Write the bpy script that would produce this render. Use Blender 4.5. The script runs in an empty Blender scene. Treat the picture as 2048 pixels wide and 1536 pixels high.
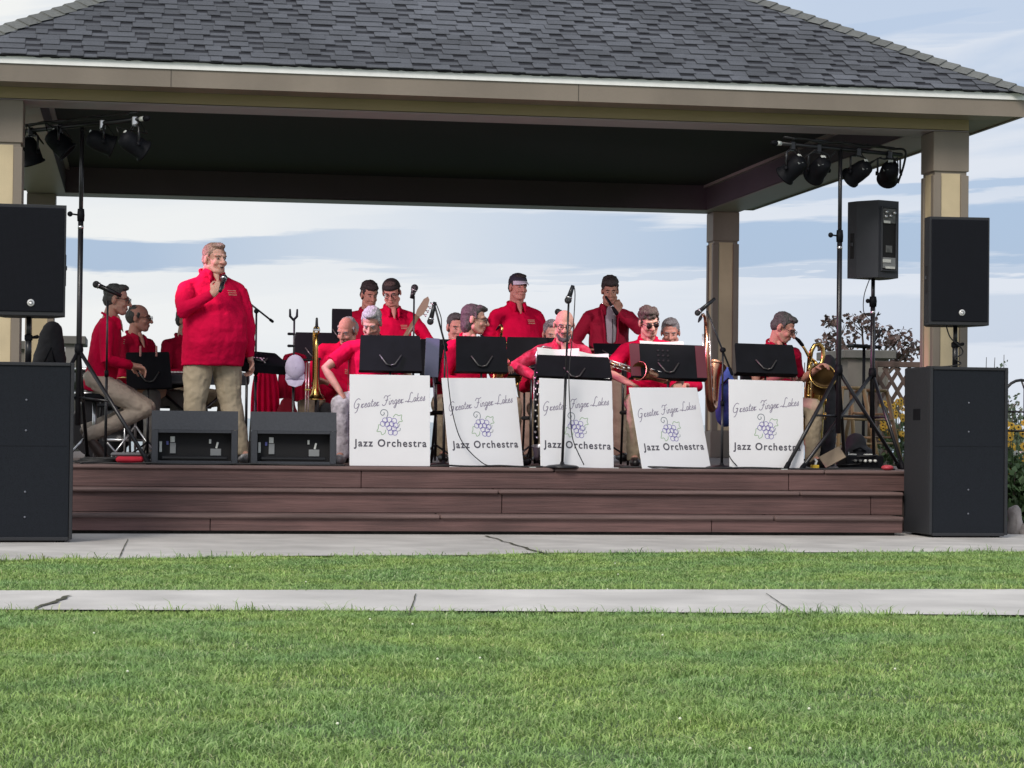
import bpy, math, random
import numpy as np
from mathutils import Vector, Matrix, Euler, Quaternion
random.seed(7)
rng = np.random.default_rng(7)
scene = bpy.context.scene
COL = scene.collection
R = math.radians
# ------------------------------------------------------------------ camera
# X runs along the stage front, Y into the stage, Z up; the deck edge is Y=0, the deck top Z=0.52
TH = R(9.5); ROLL = R(0.62); TILT = R(1.11)
CAMZ = 0.84; DIST = 18.0; F = 4500.0
DECK = 0.52
CAM = Vector((-DIST * math.sin(TH), -DIST * math.cos(TH), CAMZ))
cd = bpy.data.cameras.new('camera'); cam = bpy.data.objects.new('camera', cd); COL.objects.link(cam)
cd.sensor_width = 36.0; cd.lens = 36.0 * F / 2048; cd.clip_start = 0.1; cd.clip_end = 20000
cam.location = CAM
CM = Matrix.Rotation(-TH, 4, 'Z') @ Matrix.Rotation(R(90) + TILT, 4, 'X') @ Matrix.Rotation(ROLL, 4, 'Z')
cam.rotation_euler = CM.to_euler()
scene.camera = cam
CR = CM.to_3x3()
def ray(px, py):
    return (CR @ Vector(((px - 1024) / F, -(py - 768) / F, -1))).normalized()
def at(px, py, Y):
    d = ray(px, py); return CAM + d * ((Y - CAM.y) / d.y)
def ground(px, py, z=0.0):
    d = ray(px, py); return CAM + d * ((z - CAM.z) / d.z)
def xat(px, Y, z=1.5):
    lo, hi = -9.0, 9.0
    for _ in range(40):
        m = (lo + hi) / 2
        p = CR.transposed() @ (Vector((m, Y, z)) - CAM)
        if 1024 + F * p.x / -p.z < px: lo = m
        else: hi = m
    return m
# ------------------------------------------------------------------ world: bright high overcast over a pale blue evening sky
SUN_EL, SUN_AZ = R(38), R(215)      # azimuth clockwise from +Y: behind the camera, to its left
world = bpy.data.worlds.new('World'); scene.world = world; world.use_nodes = True
wt = world.node_tree; wn = wt.nodes; wl = wt.links
for n in list(wn): wn.remove(n)
def N(t, nodes, **kw):
    n = nodes.new(t)
    for k, v in kw.items():
        if k.startswith('i_'):
            n.inputs[int(k[2:])].default_value = v
        else: setattr(n, k, v)
    return n
wout = N('ShaderNodeOutputWorld', wn); bg = N('ShaderNodeBackground', wn); bg.inputs[1].default_value = 0.1
sky = N('ShaderNodeTexSky', wn); sky.sky_type = 'NISHITA'; sky.sun_disc = False
sky.sun_elevation = SUN_EL; sky.sun_rotation = SUN_AZ; sky.air_density = 1.2; sky.dust_density = 2.0
tc = N('ShaderNodeTexCoord', wn)
sep = N('ShaderNodeSeparateXYZ', wn); wl.new(tc.outputs['Generated'], sep.inputs[0])
def M2(op, a, b=None, nodes=wn, links=wl, clamp=False):
    m = nodes.new('ShaderNodeMath'); m.operation = op; m.use_clamp = clamp
    for i, v in enumerate((a, b)):
        if v is None: continue
        if isinstance(v, (int, float)): m.inputs[i].default_value = v
        else: links.new(v, m.inputs[i])
    return m.outputs[0]
# streaky cloud coordinates: u = azimuth, v = elevation stretched
u = M2('ARCTAN2', sep.outputs[0], sep.outputs[1]); v = M2('ARCSINE', sep.outputs[2])
comb = N('ShaderNodeCombineXYZ', wn); wl.new(M2('MULTIPLY', u, 3.2), comb.inputs[0])
wl.new(M2('SUBTRACT', M2('MULTIPLY', v, 26.0), M2('MULTIPLY', u, 3.4)), comb.inputs[1])
n1 = N('ShaderNodeTexNoise', wn); n1.inputs['Scale'].default_value = 1.35; n1.inputs['Detail'].default_value = 7
n1.inputs['Roughness'].default_value = 0.5; n1.inputs['Distortion'].default_value = 0.5
comb.inputs[2].default_value = 3.7
wl.new(comb.outputs[0], n1.inputs['Vector'])
cb2 = N('ShaderNodeCombineXYZ', wn); wl.new(M2('MULTIPLY', u, 9.0), cb2.inputs[0]); wl.new(M2('MULTIPLY', v, 150.0), cb2.inputs[1])
n2 = N('ShaderNodeTexNoise', wn); n2.inputs['Scale'].default_value = 1.0; n2.inputs['Detail'].default_value = 6; n2.inputs['Roughness'].default_value = .6; wl.new(cb2.outputs[0], n2.inputs['Vector'])
# two long blue bands low over the water, as elevation bands that slope with azimuth
def band(v0, slope, width, amp, u0=None, u1=None):
    c = M2('SUBTRACT', v, M2('ADD', M2('MULTIPLY', u, slope), v0))
    c = M2('ADD', c, M2('MULTIPLY', M2('SUBTRACT', n1.outputs['Fac'], 0.5), 0.034))
    c = M2('ADD', c, M2('MULTIPLY', M2('SUBTRACT', n2.outputs['Fac'], 0.5), 0.022))
    g = M2('DIVIDE', c, width); g = M2('MULTIPLY', g, g)
    g = M2('MULTIPLY', M2('SUBTRACT', 1.0, g), amp * 1.7)
    mm = wn.new('ShaderNodeClamp'); wl.new(g, mm.inputs[0]); mm.inputs[2].default_value = amp
    o = mm.outputs[0]
    if u0 is not None:
        s = M2('MULTIPLY', M2('SUBTRACT', u, u0), 5.0, clamp=True); e = M2('MULTIPLY', M2('SUBTRACT', u1, u), 5.0, clamp=True)
        o = M2('MULTIPLY', o, M2('MULTIPLY', s, e))
    return o
B1 = band(0.0735, 0.03, 0.0100, 0.88, -0.6, 0.20)
B2 = band(0.083, 0.0, 0.0115, 0.85, 0.06, 0.9)
B3 = band(0.0675, 0.01, 0.0028, 0.55, 0.08, 0.9)
B4 = band(0.099, 0.02, 0.0055, 0.75, 0.16, 0.9)
B5 = band(0.042, 0.02, 0.015, 0.40, 0.18, 0.9)
B6 = band(0.150, 0.10, 0.016, 0.5, 0.10, 0.9)
ramp = N('ShaderNodeValToRGB', wn); wl.new(n1.outputs['Fac'], ramp.inputs[0])
ramp.color_ramp.elements[0].position = 0.41; ramp.color_ramp.elements[0].color = (0.6, 0.6, 0.6, 1)
ramp.color_ramp.elements[1].position = 0.57; ramp.color_ramp.elements[1].color = (0, 0, 0, 1)
hi = M2('MULTIPLY', M2('SUBTRACT', v, 0.095), 25.0, clamp=True)
blue = M2('MAXIMUM', M2('MAXIMUM', M2('MAXIMUM', M2('MAXIMUM', B1, B2), M2('MAXIMUM', B3, B4)), M2('MAXIMUM', B5, B6)), M2('MULTIPLY', ramp.outputs[0], M2('ADD', M2('MULTIPLY', hi, 0.85), 0.15)), clamp=True)
gap = N('ShaderNodeMix', wn); gap.data_type = 'RGBA'; gap.inputs[0].default_value = 0.18
gap.inputs['A'].default_value = (1.9, 2.75, 4.3, 1); wl.new(sky.outputs[0], gap.inputs['B'])
# the cloud sheet is whiter towards the left and overhead, greyer blue low on the right
lw = M2('MULTIPLY', M2('ADD', u, 0.10), 2.4, clamp=True)
sheet = N('ShaderNodeMix', wn); sheet.data_type = 'RGBA'; wl.new(lw, sheet.inputs[0])
sheet.inputs['A'].default_value = (5.75, 5.8, 5.65, 1); sheet.inputs['B'].default_value = (4.7, 5.0, 5.5, 1)
cl = N('ShaderNodeMix', wn); cl.data_type = 'RGBA'; wl.new(blue, cl.inputs[0])
wl.new(sheet.outputs['Result'], cl.inputs['A']); wl.new(gap.outputs['Result'], cl.inputs['B'])
wl.new(cl.outputs['Result'], bg.inputs[0]); wl.new(bg.outputs[0], wout.inputs[0])
# ------------------------------------------------------------------ sun through thin cloud
sl = bpy.data.lights.new('sun', 'SUN'); so = bpy.data.objects.new('sun', sl); COL.objects.link(so)
sl.energy = 1.5; sl.angle = R(22); sl.color = (1.0, 0.93, 0.84)
sd = Vector((math.sin(SUN_AZ) * math.cos(SUN_EL), math.cos(SUN_AZ) * math.cos(SUN_EL), math.sin(SUN_EL)))
so.rotation_euler = sd.to_track_quat('Z', 'Y').to_euler(); so.location = (0, 0, 20)
scene.view_settings.view_transform = 'Standard'; scene.view_settings.look = 'None'
scene.view_settings.gamma = 1; scene.view_settings.exposure = 0.66
scene.cycles.max_bounces = 6; scene.cycles.use_denoising = True
scene.cycles.sample_clamp_indirect = 4
# ------------------------------------------------------------------ materials
MATS = {}
def mat(name, col, rough=0.6, metal=0.0, var=0.0, vscale=8.0, bump=0.0, bscale=60.0, island=0.0, emit=None, spec=0.5, stretch=None, sheen=0.0, col2=None, detail=4.0, island_col=None, trans=0.0):
    if name in MATS: return MATS[name]
    m = bpy.data.materials.new(name); m.use_nodes = True; nt = m.node_tree; ns = nt.nodes; ls = nt.links
    b = ns['Principled BSDF']; b.inputs['Roughness'].default_value = rough; b.inputs['Metallic'].default_value = metal
    b.inputs['Specular IOR Level'].default_value = spec
    b.inputs['Base Color'].default_value = (*col, 1)
    if sheen: b.inputs['Sheen Weight'].default_value = sheen
    if trans: b.inputs['Transmission Weight'].default_value = trans
    src = None
    if var or bump:
        t = ns.new('ShaderNodeTexCoord'); mp = ns.new('ShaderNodeMapping')
        ls.new(t.outputs['Object'], mp.inputs[0])
        if stretch: mp.inputs['Scale'].default_value = stretch
    if var:
        nz = ns.new('ShaderNodeTexNoise'); nz.inputs['Scale'].default_value = vscale; nz.inputs['Detail'].default_value = detail
        ls.new(mp.outputs[0], nz.inputs['Vector'])
        mr = ns.new('ShaderNodeMapRange'); mr.inputs[1].default_value = 0.3; mr.inputs[2].default_value = 0.7
        mr.inputs[3].default_value = 0.0; mr.inputs[4].default_value = 1.0
        ls.new(nz.outputs['Fac'], mr.inputs[0])
        mx = ns.new('ShaderNodeMix'); mx.data_type = 'RGBA'; ls.new(mr.outputs[0], mx.inputs[0])
        c2 = col2 if col2 else tuple(min(1, c * (1 + var)) for c in col)
        c1 = col if col2 else tuple(c * (1 - var) for c in col)
        mx.inputs['A'].default_value = (*c1, 1); mx.inputs['B'].default_value = (*c2, 1)
        src = mx.outputs['Result']
    if island:
        g = ns.new('ShaderNodeNewGeometry'); mr = ns.new('ShaderNodeMapRange')
        mr.inputs[3].default_value = 1 - island; mr.inputs[4].default_value = 1 + island
        ls.new(g.outputs['Random Per Island'], mr.inputs[0])
        mx = ns.new('ShaderNodeMix'); mx.data_type = 'RGBA'; mx.blend_type = 'MULTIPLY'; mx.inputs[0].default_value = 1
        if src: ls.new(src, mx.inputs['A'])
        else: mx.inputs['A'].default_value = (*col, 1)
        cb = ns.new('ShaderNodeCombineColor'); 
        for i in range(3): ls.new(mr.outputs[0], cb.inputs[i])
        ls.new(cb.outputs[0], mx.inputs['B']); src = mx.outputs['Result']
        if island_col:
            m3 = ns.new('ShaderNodeMath'); m3.operation = 'FRACT'; m4 = ns.new('ShaderNodeMath'); m4.operation = 'MULTIPLY'; m4.inputs[1].default_value = 7.31
            ls.new(g.outputs['Random Per Island'], m4.inputs[0]); ls.new(m4.outputs[0], m3.inputs[0])
            mz = ns.new('ShaderNodeMix'); mz.data_type = 'RGBA'; ls.new(m3.outputs[0], mz.inputs[0]); ls.new(src, mz.inputs['A']); mz.inputs['B'].default_value = (*island_col, 1); src = mz.outputs['Result']
    if src: ls.new(src, b.inputs['Base Color'])
    if bump:
        nb = ns.new('ShaderNodeTexNoise'); nb.inputs['Scale'].default_value = bscale; nb.inputs['Detail'].default_value = 4
        ls.new(mp.outputs[0], nb.inputs['Vector'])
        bp = ns.new('ShaderNodeBump'); bp.inputs['Strength'].default_value = min(1, bump); bp.inputs['Distance'].default_value = 0.01 * max(1, bump)
        ls.new(nb.outputs['Fac'], bp.inputs['Height']); ls.new(bp.outputs[0], b.inputs['Normal'])
    if emit:
        b.inputs['Emission Color'].default_value = (*emit[0], 1); b.inputs['Emission Strength'].default_value = emit[1]
    MATS[name] = m; return m
# ------------------------------------------------------------------ mesh building
class MB:
    def __init__(s): s.v = []; s.f = []; s.smooth = []
    def add(s, vs, fs, smooth=False, M=None):
        o = len(s.v)
        if M is not None: vs = [M @ Vector(p) for p in vs]
        s.v += [tuple(p) for p in vs]; s.f += [tuple(i + o for i in f) for f in fs]; s.smooth += [smooth] * len(fs); return s
    def box(s, c, d, rot=None, bev=0.0):
        """centre, full sizes, rotation; bev chamfers every edge"""
        hx, hy, hz = d[0] / 2, d[1] / 2, d[2] / 2
        M = Matrix.Translation(Vector(c))
        if rot is not None: M = M @ (rot.to_4x4() if not isinstance(rot, tuple) else Euler(rot).to_matrix().to_4x4())
        if bev <= 0:
            vs = [(x, y, z) for x in (-hx, hx) for y in (-hy, hy) for z in (-hz, hz)]
            fs = [(0, 1, 3, 2), (4, 6, 7, 5), (0, 4, 5, 1), (2, 3, 7, 6), (0, 2, 6, 4), (1, 5, 7, 3)]
            return s.add(vs, fs, False, M)
        b = min(bev, hx * .9, hy * .9, hz * .9); vs = []; idx = {}
        for sx in (-1, 1):
            for sy in (-1, 1):
                for sz in (-1, 1):
                    for ax in range(3):
                        p = [sx * hx, sy * hy, sz * hz]
                        for k, sg in enumerate((sx, sy, sz)):
                            if k != ax: p[k] -= sg * b
                        idx[(sx, sy, sz, ax)] = len(vs); vs.append(tuple(p))
        fs = []
        for ax in range(3):
            o = [k for k in range(3) if k != ax]
            for sg in (-1, 1):
                q = []
                for a, c2 in ((-1, -1), (1, -1), (1, 1), (-1, 1)):
                    k = [0, 0, 0]; k[ax] = sg; k[o[0]] = a; k[o[1]] = c2; q.append(idx[(*k, ax)])
                if (sg > 0) == (ax == 1): q.reverse()
                fs.append(tuple(q))
            for a in (-1, 1):
                for c2 in (-1, 1):
                    def K(e, axx):
                        k = [0, 0, 0]; k[ax] = e; k[o[0]] = a; k[o[1]] = c2; return idx[(*k, axx)]
                    q = [K(-1, o[0]), K(1, o[0]), K(1, o[1]), K(-1, o[1])]
                    fs.append(tuple(q))
        for sx in (-1, 1):
            for sy in (-1, 1):
                for sz in (-1, 1): fs.append(tuple(idx[(sx, sy, sz, a)] for a in range(3)))
        return s.add(vs, fs, False, M)
    def tube(s, pts, r, n=10, cap=True, smooth=True, flat=None, rnd=False):
        """swept tube through pts; r number or list; flat = (axis, factor) squashes the section along a world axis"""
        P = [Vector(p) for p in pts]; m = len(P)
        rr = [r] * m if isinstance(r, (int, float)) else list(r)
        if rnd:
            def ext(a, b, ra):
                d = (a - b).normalized(); return [(a + d * ra * q, ra * math.sqrt(max(0.0, 1 - q * q))) for q in (0.5, 0.85, 0.98)]
            st = ext(P[0], P[1], rr[0]); en = ext(P[-1], P[-2], rr[-1])
            P = [q[0] for q in reversed(st)] + P + [q[0] for q in en]; rr = [q[1] for q in reversed(st)] + rr + [q[1] for q in en]; m = len(P)
        T = []
        for i in range(m):
            t = (P[min(i + 1, m - 1)] - P[max(i - 1, 0)])
            T.append(t.normalized() if t.length > 1e-9 else Vector((0, 0, 1)))
        up = Vector((0, 0, 1)) if abs(T[0].z) < 0.9 else Vector((1, 0, 0))
        a = (up - T[0] * up.dot(T[0])).normalized(); vs = []
        for i in range(m):
            a = (a - T[i] * a.dot(T[i])); a = a.normalized() if a.length > 1e-6 else T[i].orthogonal().normalized()
            b = T[i].cross(a)
            for k in range(n):
                q = 2 * math.pi * k / n; off = (a * math.cos(q) + b * math.sin(q)) * rr[i]
                if flat: off[flat[0]] *= flat[1]
                vs.append(P[i] + off)
        fs = [(i * n + k, i * n + (k + 1) % n, (i + 1) * n + (k + 1) % n, (i + 1) * n + k) for i in range(m - 1) for k in range(n)]
        if cap: fs += [tuple(range(n - 1, -1, -1)), tuple((m - 1) * n + k for k in range(n))]
        return s.add(vs, fs, smooth)
    def lathe(s, prof, n=20, M=None, smooth=True):
        """prof = [(r, z)] around Z"""
        vs = [(r * math.cos(2 * math.pi * k / n), r * math.sin(2 * math.pi * k / n), z) for r, z in prof for k in range(n)]
        m = len(prof); fs = [(i * n + k, i * n + (k + 1) % n, (i + 1) * n + (k + 1) % n, (i + 1) * n + k) for i in range(m - 1) for k in range(n)]
        fs += [tuple(range(n - 1, -1, -1)), tuple((m - 1) * n + k for k in range(n))]
        return s.add(vs, fs, smooth, M)
    def ell(s, c, r, rot=None, nu=16, nv=10):
        M = Matrix.Translation(Vector(c))
        if rot is not None: M = M @ rot.to_4x4()
        vs = [(0, 0, -r[2])]; 
        for i in range(1, nv):
            t = -math.pi / 2 + math.pi * i / nv
            vs += [(r[0] * math.cos(t) * math.cos(2 * math.pi * k / nu), r[1] * math.cos(t) * math.sin(2 * math.pi * k / nu), r[2] * math.sin(t)) for k in range(nu)]
        vs.append((0, 0, r[2])); e = len(vs) - 1
        fs = [(0, 1 + (k + 1) % nu, 1 + k) for k in range(nu)]
        for i in range(nv - 2):
            fs += [(1 + i * nu + k, 1 + i * nu + (k + 1) % nu, 1 + (i + 1) * nu + (k + 1) % nu, 1 + (i + 1) * nu + k) for k in range(nu)]
        fs += [(e, 1 + (nv - 2) * nu + k, 1 + (nv - 2) * nu + (k + 1) % nu) for k in range(nu)]
        return s.add(vs, fs, True, M)
    def prism(s, poly, z0, z1, M=None):
        """polygon (x,y) CCW extruded from z0 to z1"""
        n = len(poly); vs = [(x, y, z0) for x, y in poly] + [(x, y, z1) for x, y in poly]
        fs = [tuple(range(n - 1, -1, -1)), tuple(range(n, 2 * n))] + [(k, (k + 1) % n, n + (k + 1) % n, n + k) for k in range(n)]
        return s.add(vs, fs, False, M)
    def torus(s, c, R0, r, rot=None, n=20, k=8, arc=1.0):
        pts = []; M = rot if rot is not None else Matrix.Identity(3); m = int(n * arc) + (1 if arc < 1 else 0)
        vs = []; 
        for i in range(m):
            a = 2 * math.pi * i / n
            for j in range(k):
                b = 2 * math.pi * j / k
                vs.append(Vector(c) + M @ Vector(((R0 + r * math.cos(b)) * math.cos(a), (R0 + r * math.cos(b)) * math.sin(a), r * math.sin(b))))
        w = m if arc >= 1 else m - 1
        fs = [(i * k + j, ((i + 1) % m) * k + j, ((i + 1) % m) * k + (j + 1) % k, i * k + (j + 1) % k) for i in range(w) for j in range(k)]
        return s.add(vs, fs, True)
    def quad(s, a, b, c, d): return s.add([a, b, c, d], [(0, 1, 2, 3)])
    def build(s, name, material, parent=None, world=False):
        me = bpy.data.meshes.new(name); vs = s.v
        if world and parent is not None:
            L = world_loc(parent); vs = [(x - L.x, y - L.y, z - L.z) for x, y, z in vs]
        me.from_pydata(vs, [], s.f); me.polygons.foreach_set('use_smooth', s.smooth); me.update()
        me.materials.append(material)
        o = bpy.data.objects.new(name, me); COL.objects.link(o)
        if parent is not None: o.parent = parent
        return o
def world_loc(o):
    L = Vector(o.location)
    while o.parent: o = o.parent; L += Vector(o.location)
    return L
def tag(o, label=None, cat=None, group=None, kind=None):
    if label: o['label'] = label
    if cat: o['category'] = cat
    if group: o['group'] = group
    if kind: o['kind'] = kind
    return o
def thing(name, label, cat, loc=(0, 0, 0), rz=0.0, group=None):
    o = bpy.data.objects.new(name, None); COL.objects.link(o); o.location = loc; o.rotation_euler = (0, 0, rz)
    o.empty_display_size = 0.1
    return tag(o, label, cat, group)
def children(o): return [c for c in COL.objects if c.parent == o]
def copy_tree(o, parent=None):
    c = o.copy(); COL.objects.link(c); c.parent = parent
    for ch in children(o): copy_tree(ch, c)
    return c
RX = lambda a: Matrix.Rotation(a, 3, 'X')
RY = lambda a: Matrix.Rotation(a, 3, 'Y')
RZ = lambda a: Matrix.Rotation(a, 3, 'Z')
# ================================================================== SETTING
M_soil = mat('soil', (0.075, 0.12, 0.04), 0.95, var=0.4, vscale=9, bump=0.6, bscale=80)
M_conc = mat('concrete', (0.50, 0.475, 0.45), 0.85, var=0.13, vscale=3.0, bump=0.25, bscale=220, detail=9)
M_conc2 = mat('concrete_walk', (0.56, 0.535, 0.51), 0.85, var=0.11, vscale=2.2, bump=0.25, bscale=220, detail=9)
M_joint = mat('joint_dirt', (0.06, 0.06, 0.035), 0.95, var=0.4, vscale=30)
def sheet(name, pts, z, m, label=None):
    b = MB(); b.add([(p[0], p[1], z) for p in pts], [tuple(range(len(pts)))]); o = b.build(name, m); o['kind'] = 'structure'; return o
# ground: lawn, falling to the lake shore behind the pavilion
b = MB(); ys = [-60, -25, 0, 13, 17, 21, 24, 30]; zs = [0, 0, 0, 0, -0.5, -1.9, -3.0, -3.6]
xs = [-400, -60, -15, 0, 15, 60, 400]
b.add([(x, y, z) for y, z in zip(ys, zs) for x in xs], [(i * 7 + k, i * 7 + k + 1, (i + 1) * 7 + k + 1, (i + 1) * 7 + k) for i in range(len(ys) - 1) for k in range(6)], True)
g = b.build('ground', M_soil); g['kind'] = 'structure'
M_water = mat('lake_water', (0.10, 0.16, 0.19), 0.22, bump=0.5, bscale=1.6, spec=0.6, stretch=(0.35, 1, 1))
b = MB(); b.add([(-6000, 22, -2.6), (6000, 22, -2.6), (9000, 15000, -2.6), (-9000, 15000, -2.6)], [(0, 1, 2, 3)])
b.build('lake_water', M_water)['kind'] = 'structure'
# far low shore across the lake
b = MB(); K = 120; vs = []
for i in range(K + 1):
    x = -4000 + 8000 * i / K; h = 13 + 5 * math.sin(i * .31) + 3 * math.sin(i * .83 + 1) + 2 * math.sin(i * 2.1)
    vs += [(x, 5200, -3), (x, 5500, h), (x, 6600, -3)]
b.add(vs, [(3 * i + k, 3 * i + 3 + k, 3 * i + 4 + k, 3 * i + 1 + k) for i in range(K) for k in (0, 1)], True)
b.build('far_hills', mat('far_hills', (0.36, 0.42, 0.46), 1.0))['kind'] = 'structure'
# paved apron in front of the steps (its lawn edge drifts nearer on the left) and the walk across the lawn
E1 = [ground(px, py) for px, py in ((-700, 1135), (0, 1125), (600, 1115), (940, 1114), (1090, 1109), (2048, 1107), (2800, 1104))]
S1 = [ground(px, py) for px, py in ((-700, 1190), (0, 1187), (1024, 1185), (2048, 1184), (2800, 1184))]
S2 = [ground(px, py) for px, py in ((-700, 1222), (0, 1226), (700, 1228), (1024, 1229), (2048, 1237), (2800, 1240))]
apron = [(p.x, p.y) for p in E1] + [(5.6, 0.4), (-6.6, 0.4)]
sheet('paved_apron', apron, 0.012, M_conc)
sheet('sidewalk', [(p.x, p.y) for p in S2] + [(p.x, p.y) for p in reversed(S1)], 0.016, M_conc2)
def seam(pa, pb, w, z, wig=0.01):
    a = ground(*pa, z); c = ground(*pb, z); d = (c - a); n = Vector((-d.y, d.x, 0)).normalized(); b = MB(); vs = []
    for i in range(13):
        t = i / 12; p = a + d * t + n * random.uniform(-wig, wig); ww = w * random.uniform(0.5, 1.3)
        vs += [(p.x + n.x * ww, p.y + n.y * ww, z), (p.x - n.x * ww, p.y - n.y * ww, z)]
    b.add(vs, [(2 * i, 2 * i + 1, 2 * i + 3, 2 * i + 2) for i in range(12)]); o = b.build('pavement_joint', M_joint); o['kind'] = 'structure'
seam((256, 1078), (234, 1124), .004, .018, .002); seam((974, 1071), (1092, 1108), .012, .018, .02)
seam((832, 1187), (818, 1229), .003, .022, .002); seam((1533, 1186), (1600, 1233), .003, .022, .002)
seam((140, 1190), (72, 1216), .014, .022, .01)
# ------------------------------------------------------------------ lawn
def grass(name, x0, x1, yf, y0, y1, dens, hmin, hmax, w, near, col, seed):
    """blades as bent three-segment strips; yf(x,y)->keep"""
    r = np.random.default_rng(seed); n = int((x1 - x0) * (y1 - y0) * dens)
    X = r.uniform(x0, x1, n); Y = r.uniform(y0, y1, n); k = yf(X, Y); X = X[k]; Y = Y[k]; n = len(X)
    # clumpy growth
    cl = 0.5 + 0.28 * np.sin(X * 3.1 + 2 * np.sin(Y * 1.7)) * np.sin(Y * 2.6 + 1.3 * np.sin(X * 2.3)) + 0.22 * np.sin(X * 9.7 + Y * 4.1 + 3 * np.sin(Y * 5.1)) * np.sin(Y * 11.3 - X * 3.7)
    k = r.uniform(0, 1, n) < 0.45 + 0.6 * cl; X = X[k]; Y = Y[k]; cl = cl[k]; n = len(X)
    edge = np.exp(-np.minimum(np.abs(Y - ys2(X)), np.minimum(np.abs(Y - ye1(X)), np.abs(Y - ys1(X)))) / .035) * (r.uniform(0, 1, n) > .80)
    H = (1 + 1.5 * edge) * r.uniform(hmin, hmax, n) * (0.5 + 0.9 * cl) * (1 + 0.5 * (r.uniform(0, 1, n) > 0.985))
    A = r.uniform(0, 2 * np.pi, n); L = H * r.uniform(0.3, 1.5, n); W = w * r.uniform(0.6, 1.3, n); 
    B = A + np.pi / 2 + r.uniform(-.5, .5, n)
    dx, dy = np.cos(A), np.sin(A); wx, wy = np.cos(B) * W / 2, np.sin(B) * W / 2
    V = np.zeros((n, 5, 3), np.float32)
    for j, (t, lean, ww) in enumerate(((0, 0, 1), (0, 0, -1), (0.6, 0.35, .8), (0.6, 0.35, -.8), (0.95, 1.0, 0))):
        V[:, j, 0] = X + dx * L * lean + wx * ww; V[:, j, 1] = Y + dy * L * lean + wy * ww; V[:, j, 2] = H * t * (1 - .25 * lean) - .004
    me = bpy.data.meshes.new(name); me.vertices.add(n * 5); me.vertices.foreach_set('co', V.ravel())
    base = (np.arange(n) * 5)[:, None]
    li = (base + np.array([0, 1, 3, 2, 2, 3, 4])).astype(np.int32).ravel()
    me.loops.add(n * 7); me.loops.foreach_set('vertex_index', li)
    me.polygons.add(n * 2); ls = (np.arange(n) * 7)[:, None] + np.array([0, 4])
    me.polygons.foreach_set('loop_start', ls.astype(np.int32).ravel())
    me.update(calc_edges=True); me.materials.append(col)
    o = bpy.data.objects.new(name, me); COL.objects.link(o); return tag(o, 'short green lawn grass with lighter clumps', 'grass', kind='stuff')
def grass_mat(name, a, b2, c, yel):
    m = bpy.data.materials.new(name); m.use_nodes = True; ns = m.node_tree.nodes; ls = m.node_tree.links; bs = ns['Principled BSDF']
    bs.inputs['Roughness'].default_value = 0.55; bs.inputs['Specular IOR Level'].default_value = 0.35
    g = ns.new('ShaderNodeNewGeometry'); rp = ns.new('ShaderNodeValToRGB'); e = rp.color_ramp.elements
    e[0].position = 0; e[0].color = (*a, 1); e[1].position = 0.75; e[1].color = (*b2, 1)
    x = e.new(0.93); x.color = (*c, 1); x = e.new(0.99); x.color = (*yel, 1)
    ls.new(g.outputs['Random Per Island'], rp.inputs[0])
    t = ns.new('ShaderNodeTexCoord'); nz = ns.new('ShaderNodeTexNoise'); nz.inputs['Scale'].default_value = 1.6; nz.inputs['Detail'].default_value = 4
    ls.new(t.outputs['Object'], nz.inputs['Vector'])
    mr = ns.new('ShaderNodeMapRange'); mr.inputs[1].default_value = .35; mr.inputs[2].default_value = .65; ls.new(nz.outputs['Fac'], mr.inputs[0])
    mx = ns.new('ShaderNodeMix'); mx.data_type = 'RGBA'; mx.blend_type = 'MULTIPLY'; mx.inputs[0].default_value = 1
    m2 = ns.new('ShaderNodeMix'); m2.data_type = 'RGBA'; ls.new(mr.outputs[0], m2.inputs[0]); m2.inputs['A'].default_value = (.86, .95, .95, 1); m2.inputs['B'].default_value = (1.16, 1.10, .90, 1)
    ls.new(rp.outputs[0], mx.inputs['A']); ls.new(m2.outputs['Result'], mx.inputs['B'])
    nz2 = ns.new('ShaderNodeTexNoise'); nz2.inputs['Scale'].default_value = 11; nz2.inputs['Detail'].default_value = 3; ls.new(t.outputs['Object'], nz2.inputs['Vector']); mr2 = ns.new('ShaderNodeMapRange'); mr2.inputs[1].default_value = .35; mr2.inputs[2].default_value = .65; mr2.inputs[3].default_value = .74; mr2.inputs[4].default_value = 1.16; ls.new(nz2.outputs['Fac'], mr2.inputs[0])
    vm = ns.new('ShaderNodeVectorMath'); vm.operation = 'SCALE'; ls.new(mx.outputs['Result'], vm.inputs[0]); ls.new(mr2.outputs[0], vm.inputs['Scale'])
    ls.new(vm.outputs[0], bs.inputs['Base Color'])
    tr = ns.new('ShaderNodeBsdfTranslucent'); ls.new(vm.outputs[0], tr.inputs[0]); ms = ns.new('ShaderNodeMixShader'); ms.inputs[0].default_value = .3
    ls.new(bs.outputs[0], ms.inputs[1]); ls.new(tr.outputs[0], ms.inputs[2]); ls.new(ms.outputs[0], ns['Material Output'].inputs[0]); return m
M_grass = grass_mat('lawn_blades', (0.22, 0.35, 0.115), (0.34, 0.50, 0.175), (0.48, 0.60, 0.28), (0.52, 0.55, 0.32))
def line_y(E):
    xs_ = np.array([p.x for p in E]); ys_ = np.array([p.y for p in E]); o = np.argsort(xs_); return lambda X: np.interp(X, xs_[o], ys_[o])
ye1, ys1, ys2 = line_y(E1), line_y(S1), line_y(S2)
def wob(X, s): return .018 * np.sin(X * 9 + s) + .012 * np.sin(X * 31 + 2 * s)
def infr(X, Y, m=0.7):
    dz = (X - CAM.x) * math.sin(TH) + (Y - CAM.y) * math.cos(TH); lx = (X - CAM.x) * math.cos(TH) - (Y - CAM.y) * math.sin(TH)
    return np.abs(lx) < 0.2276 * dz + m
yb = CAM.y + 4.3
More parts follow.
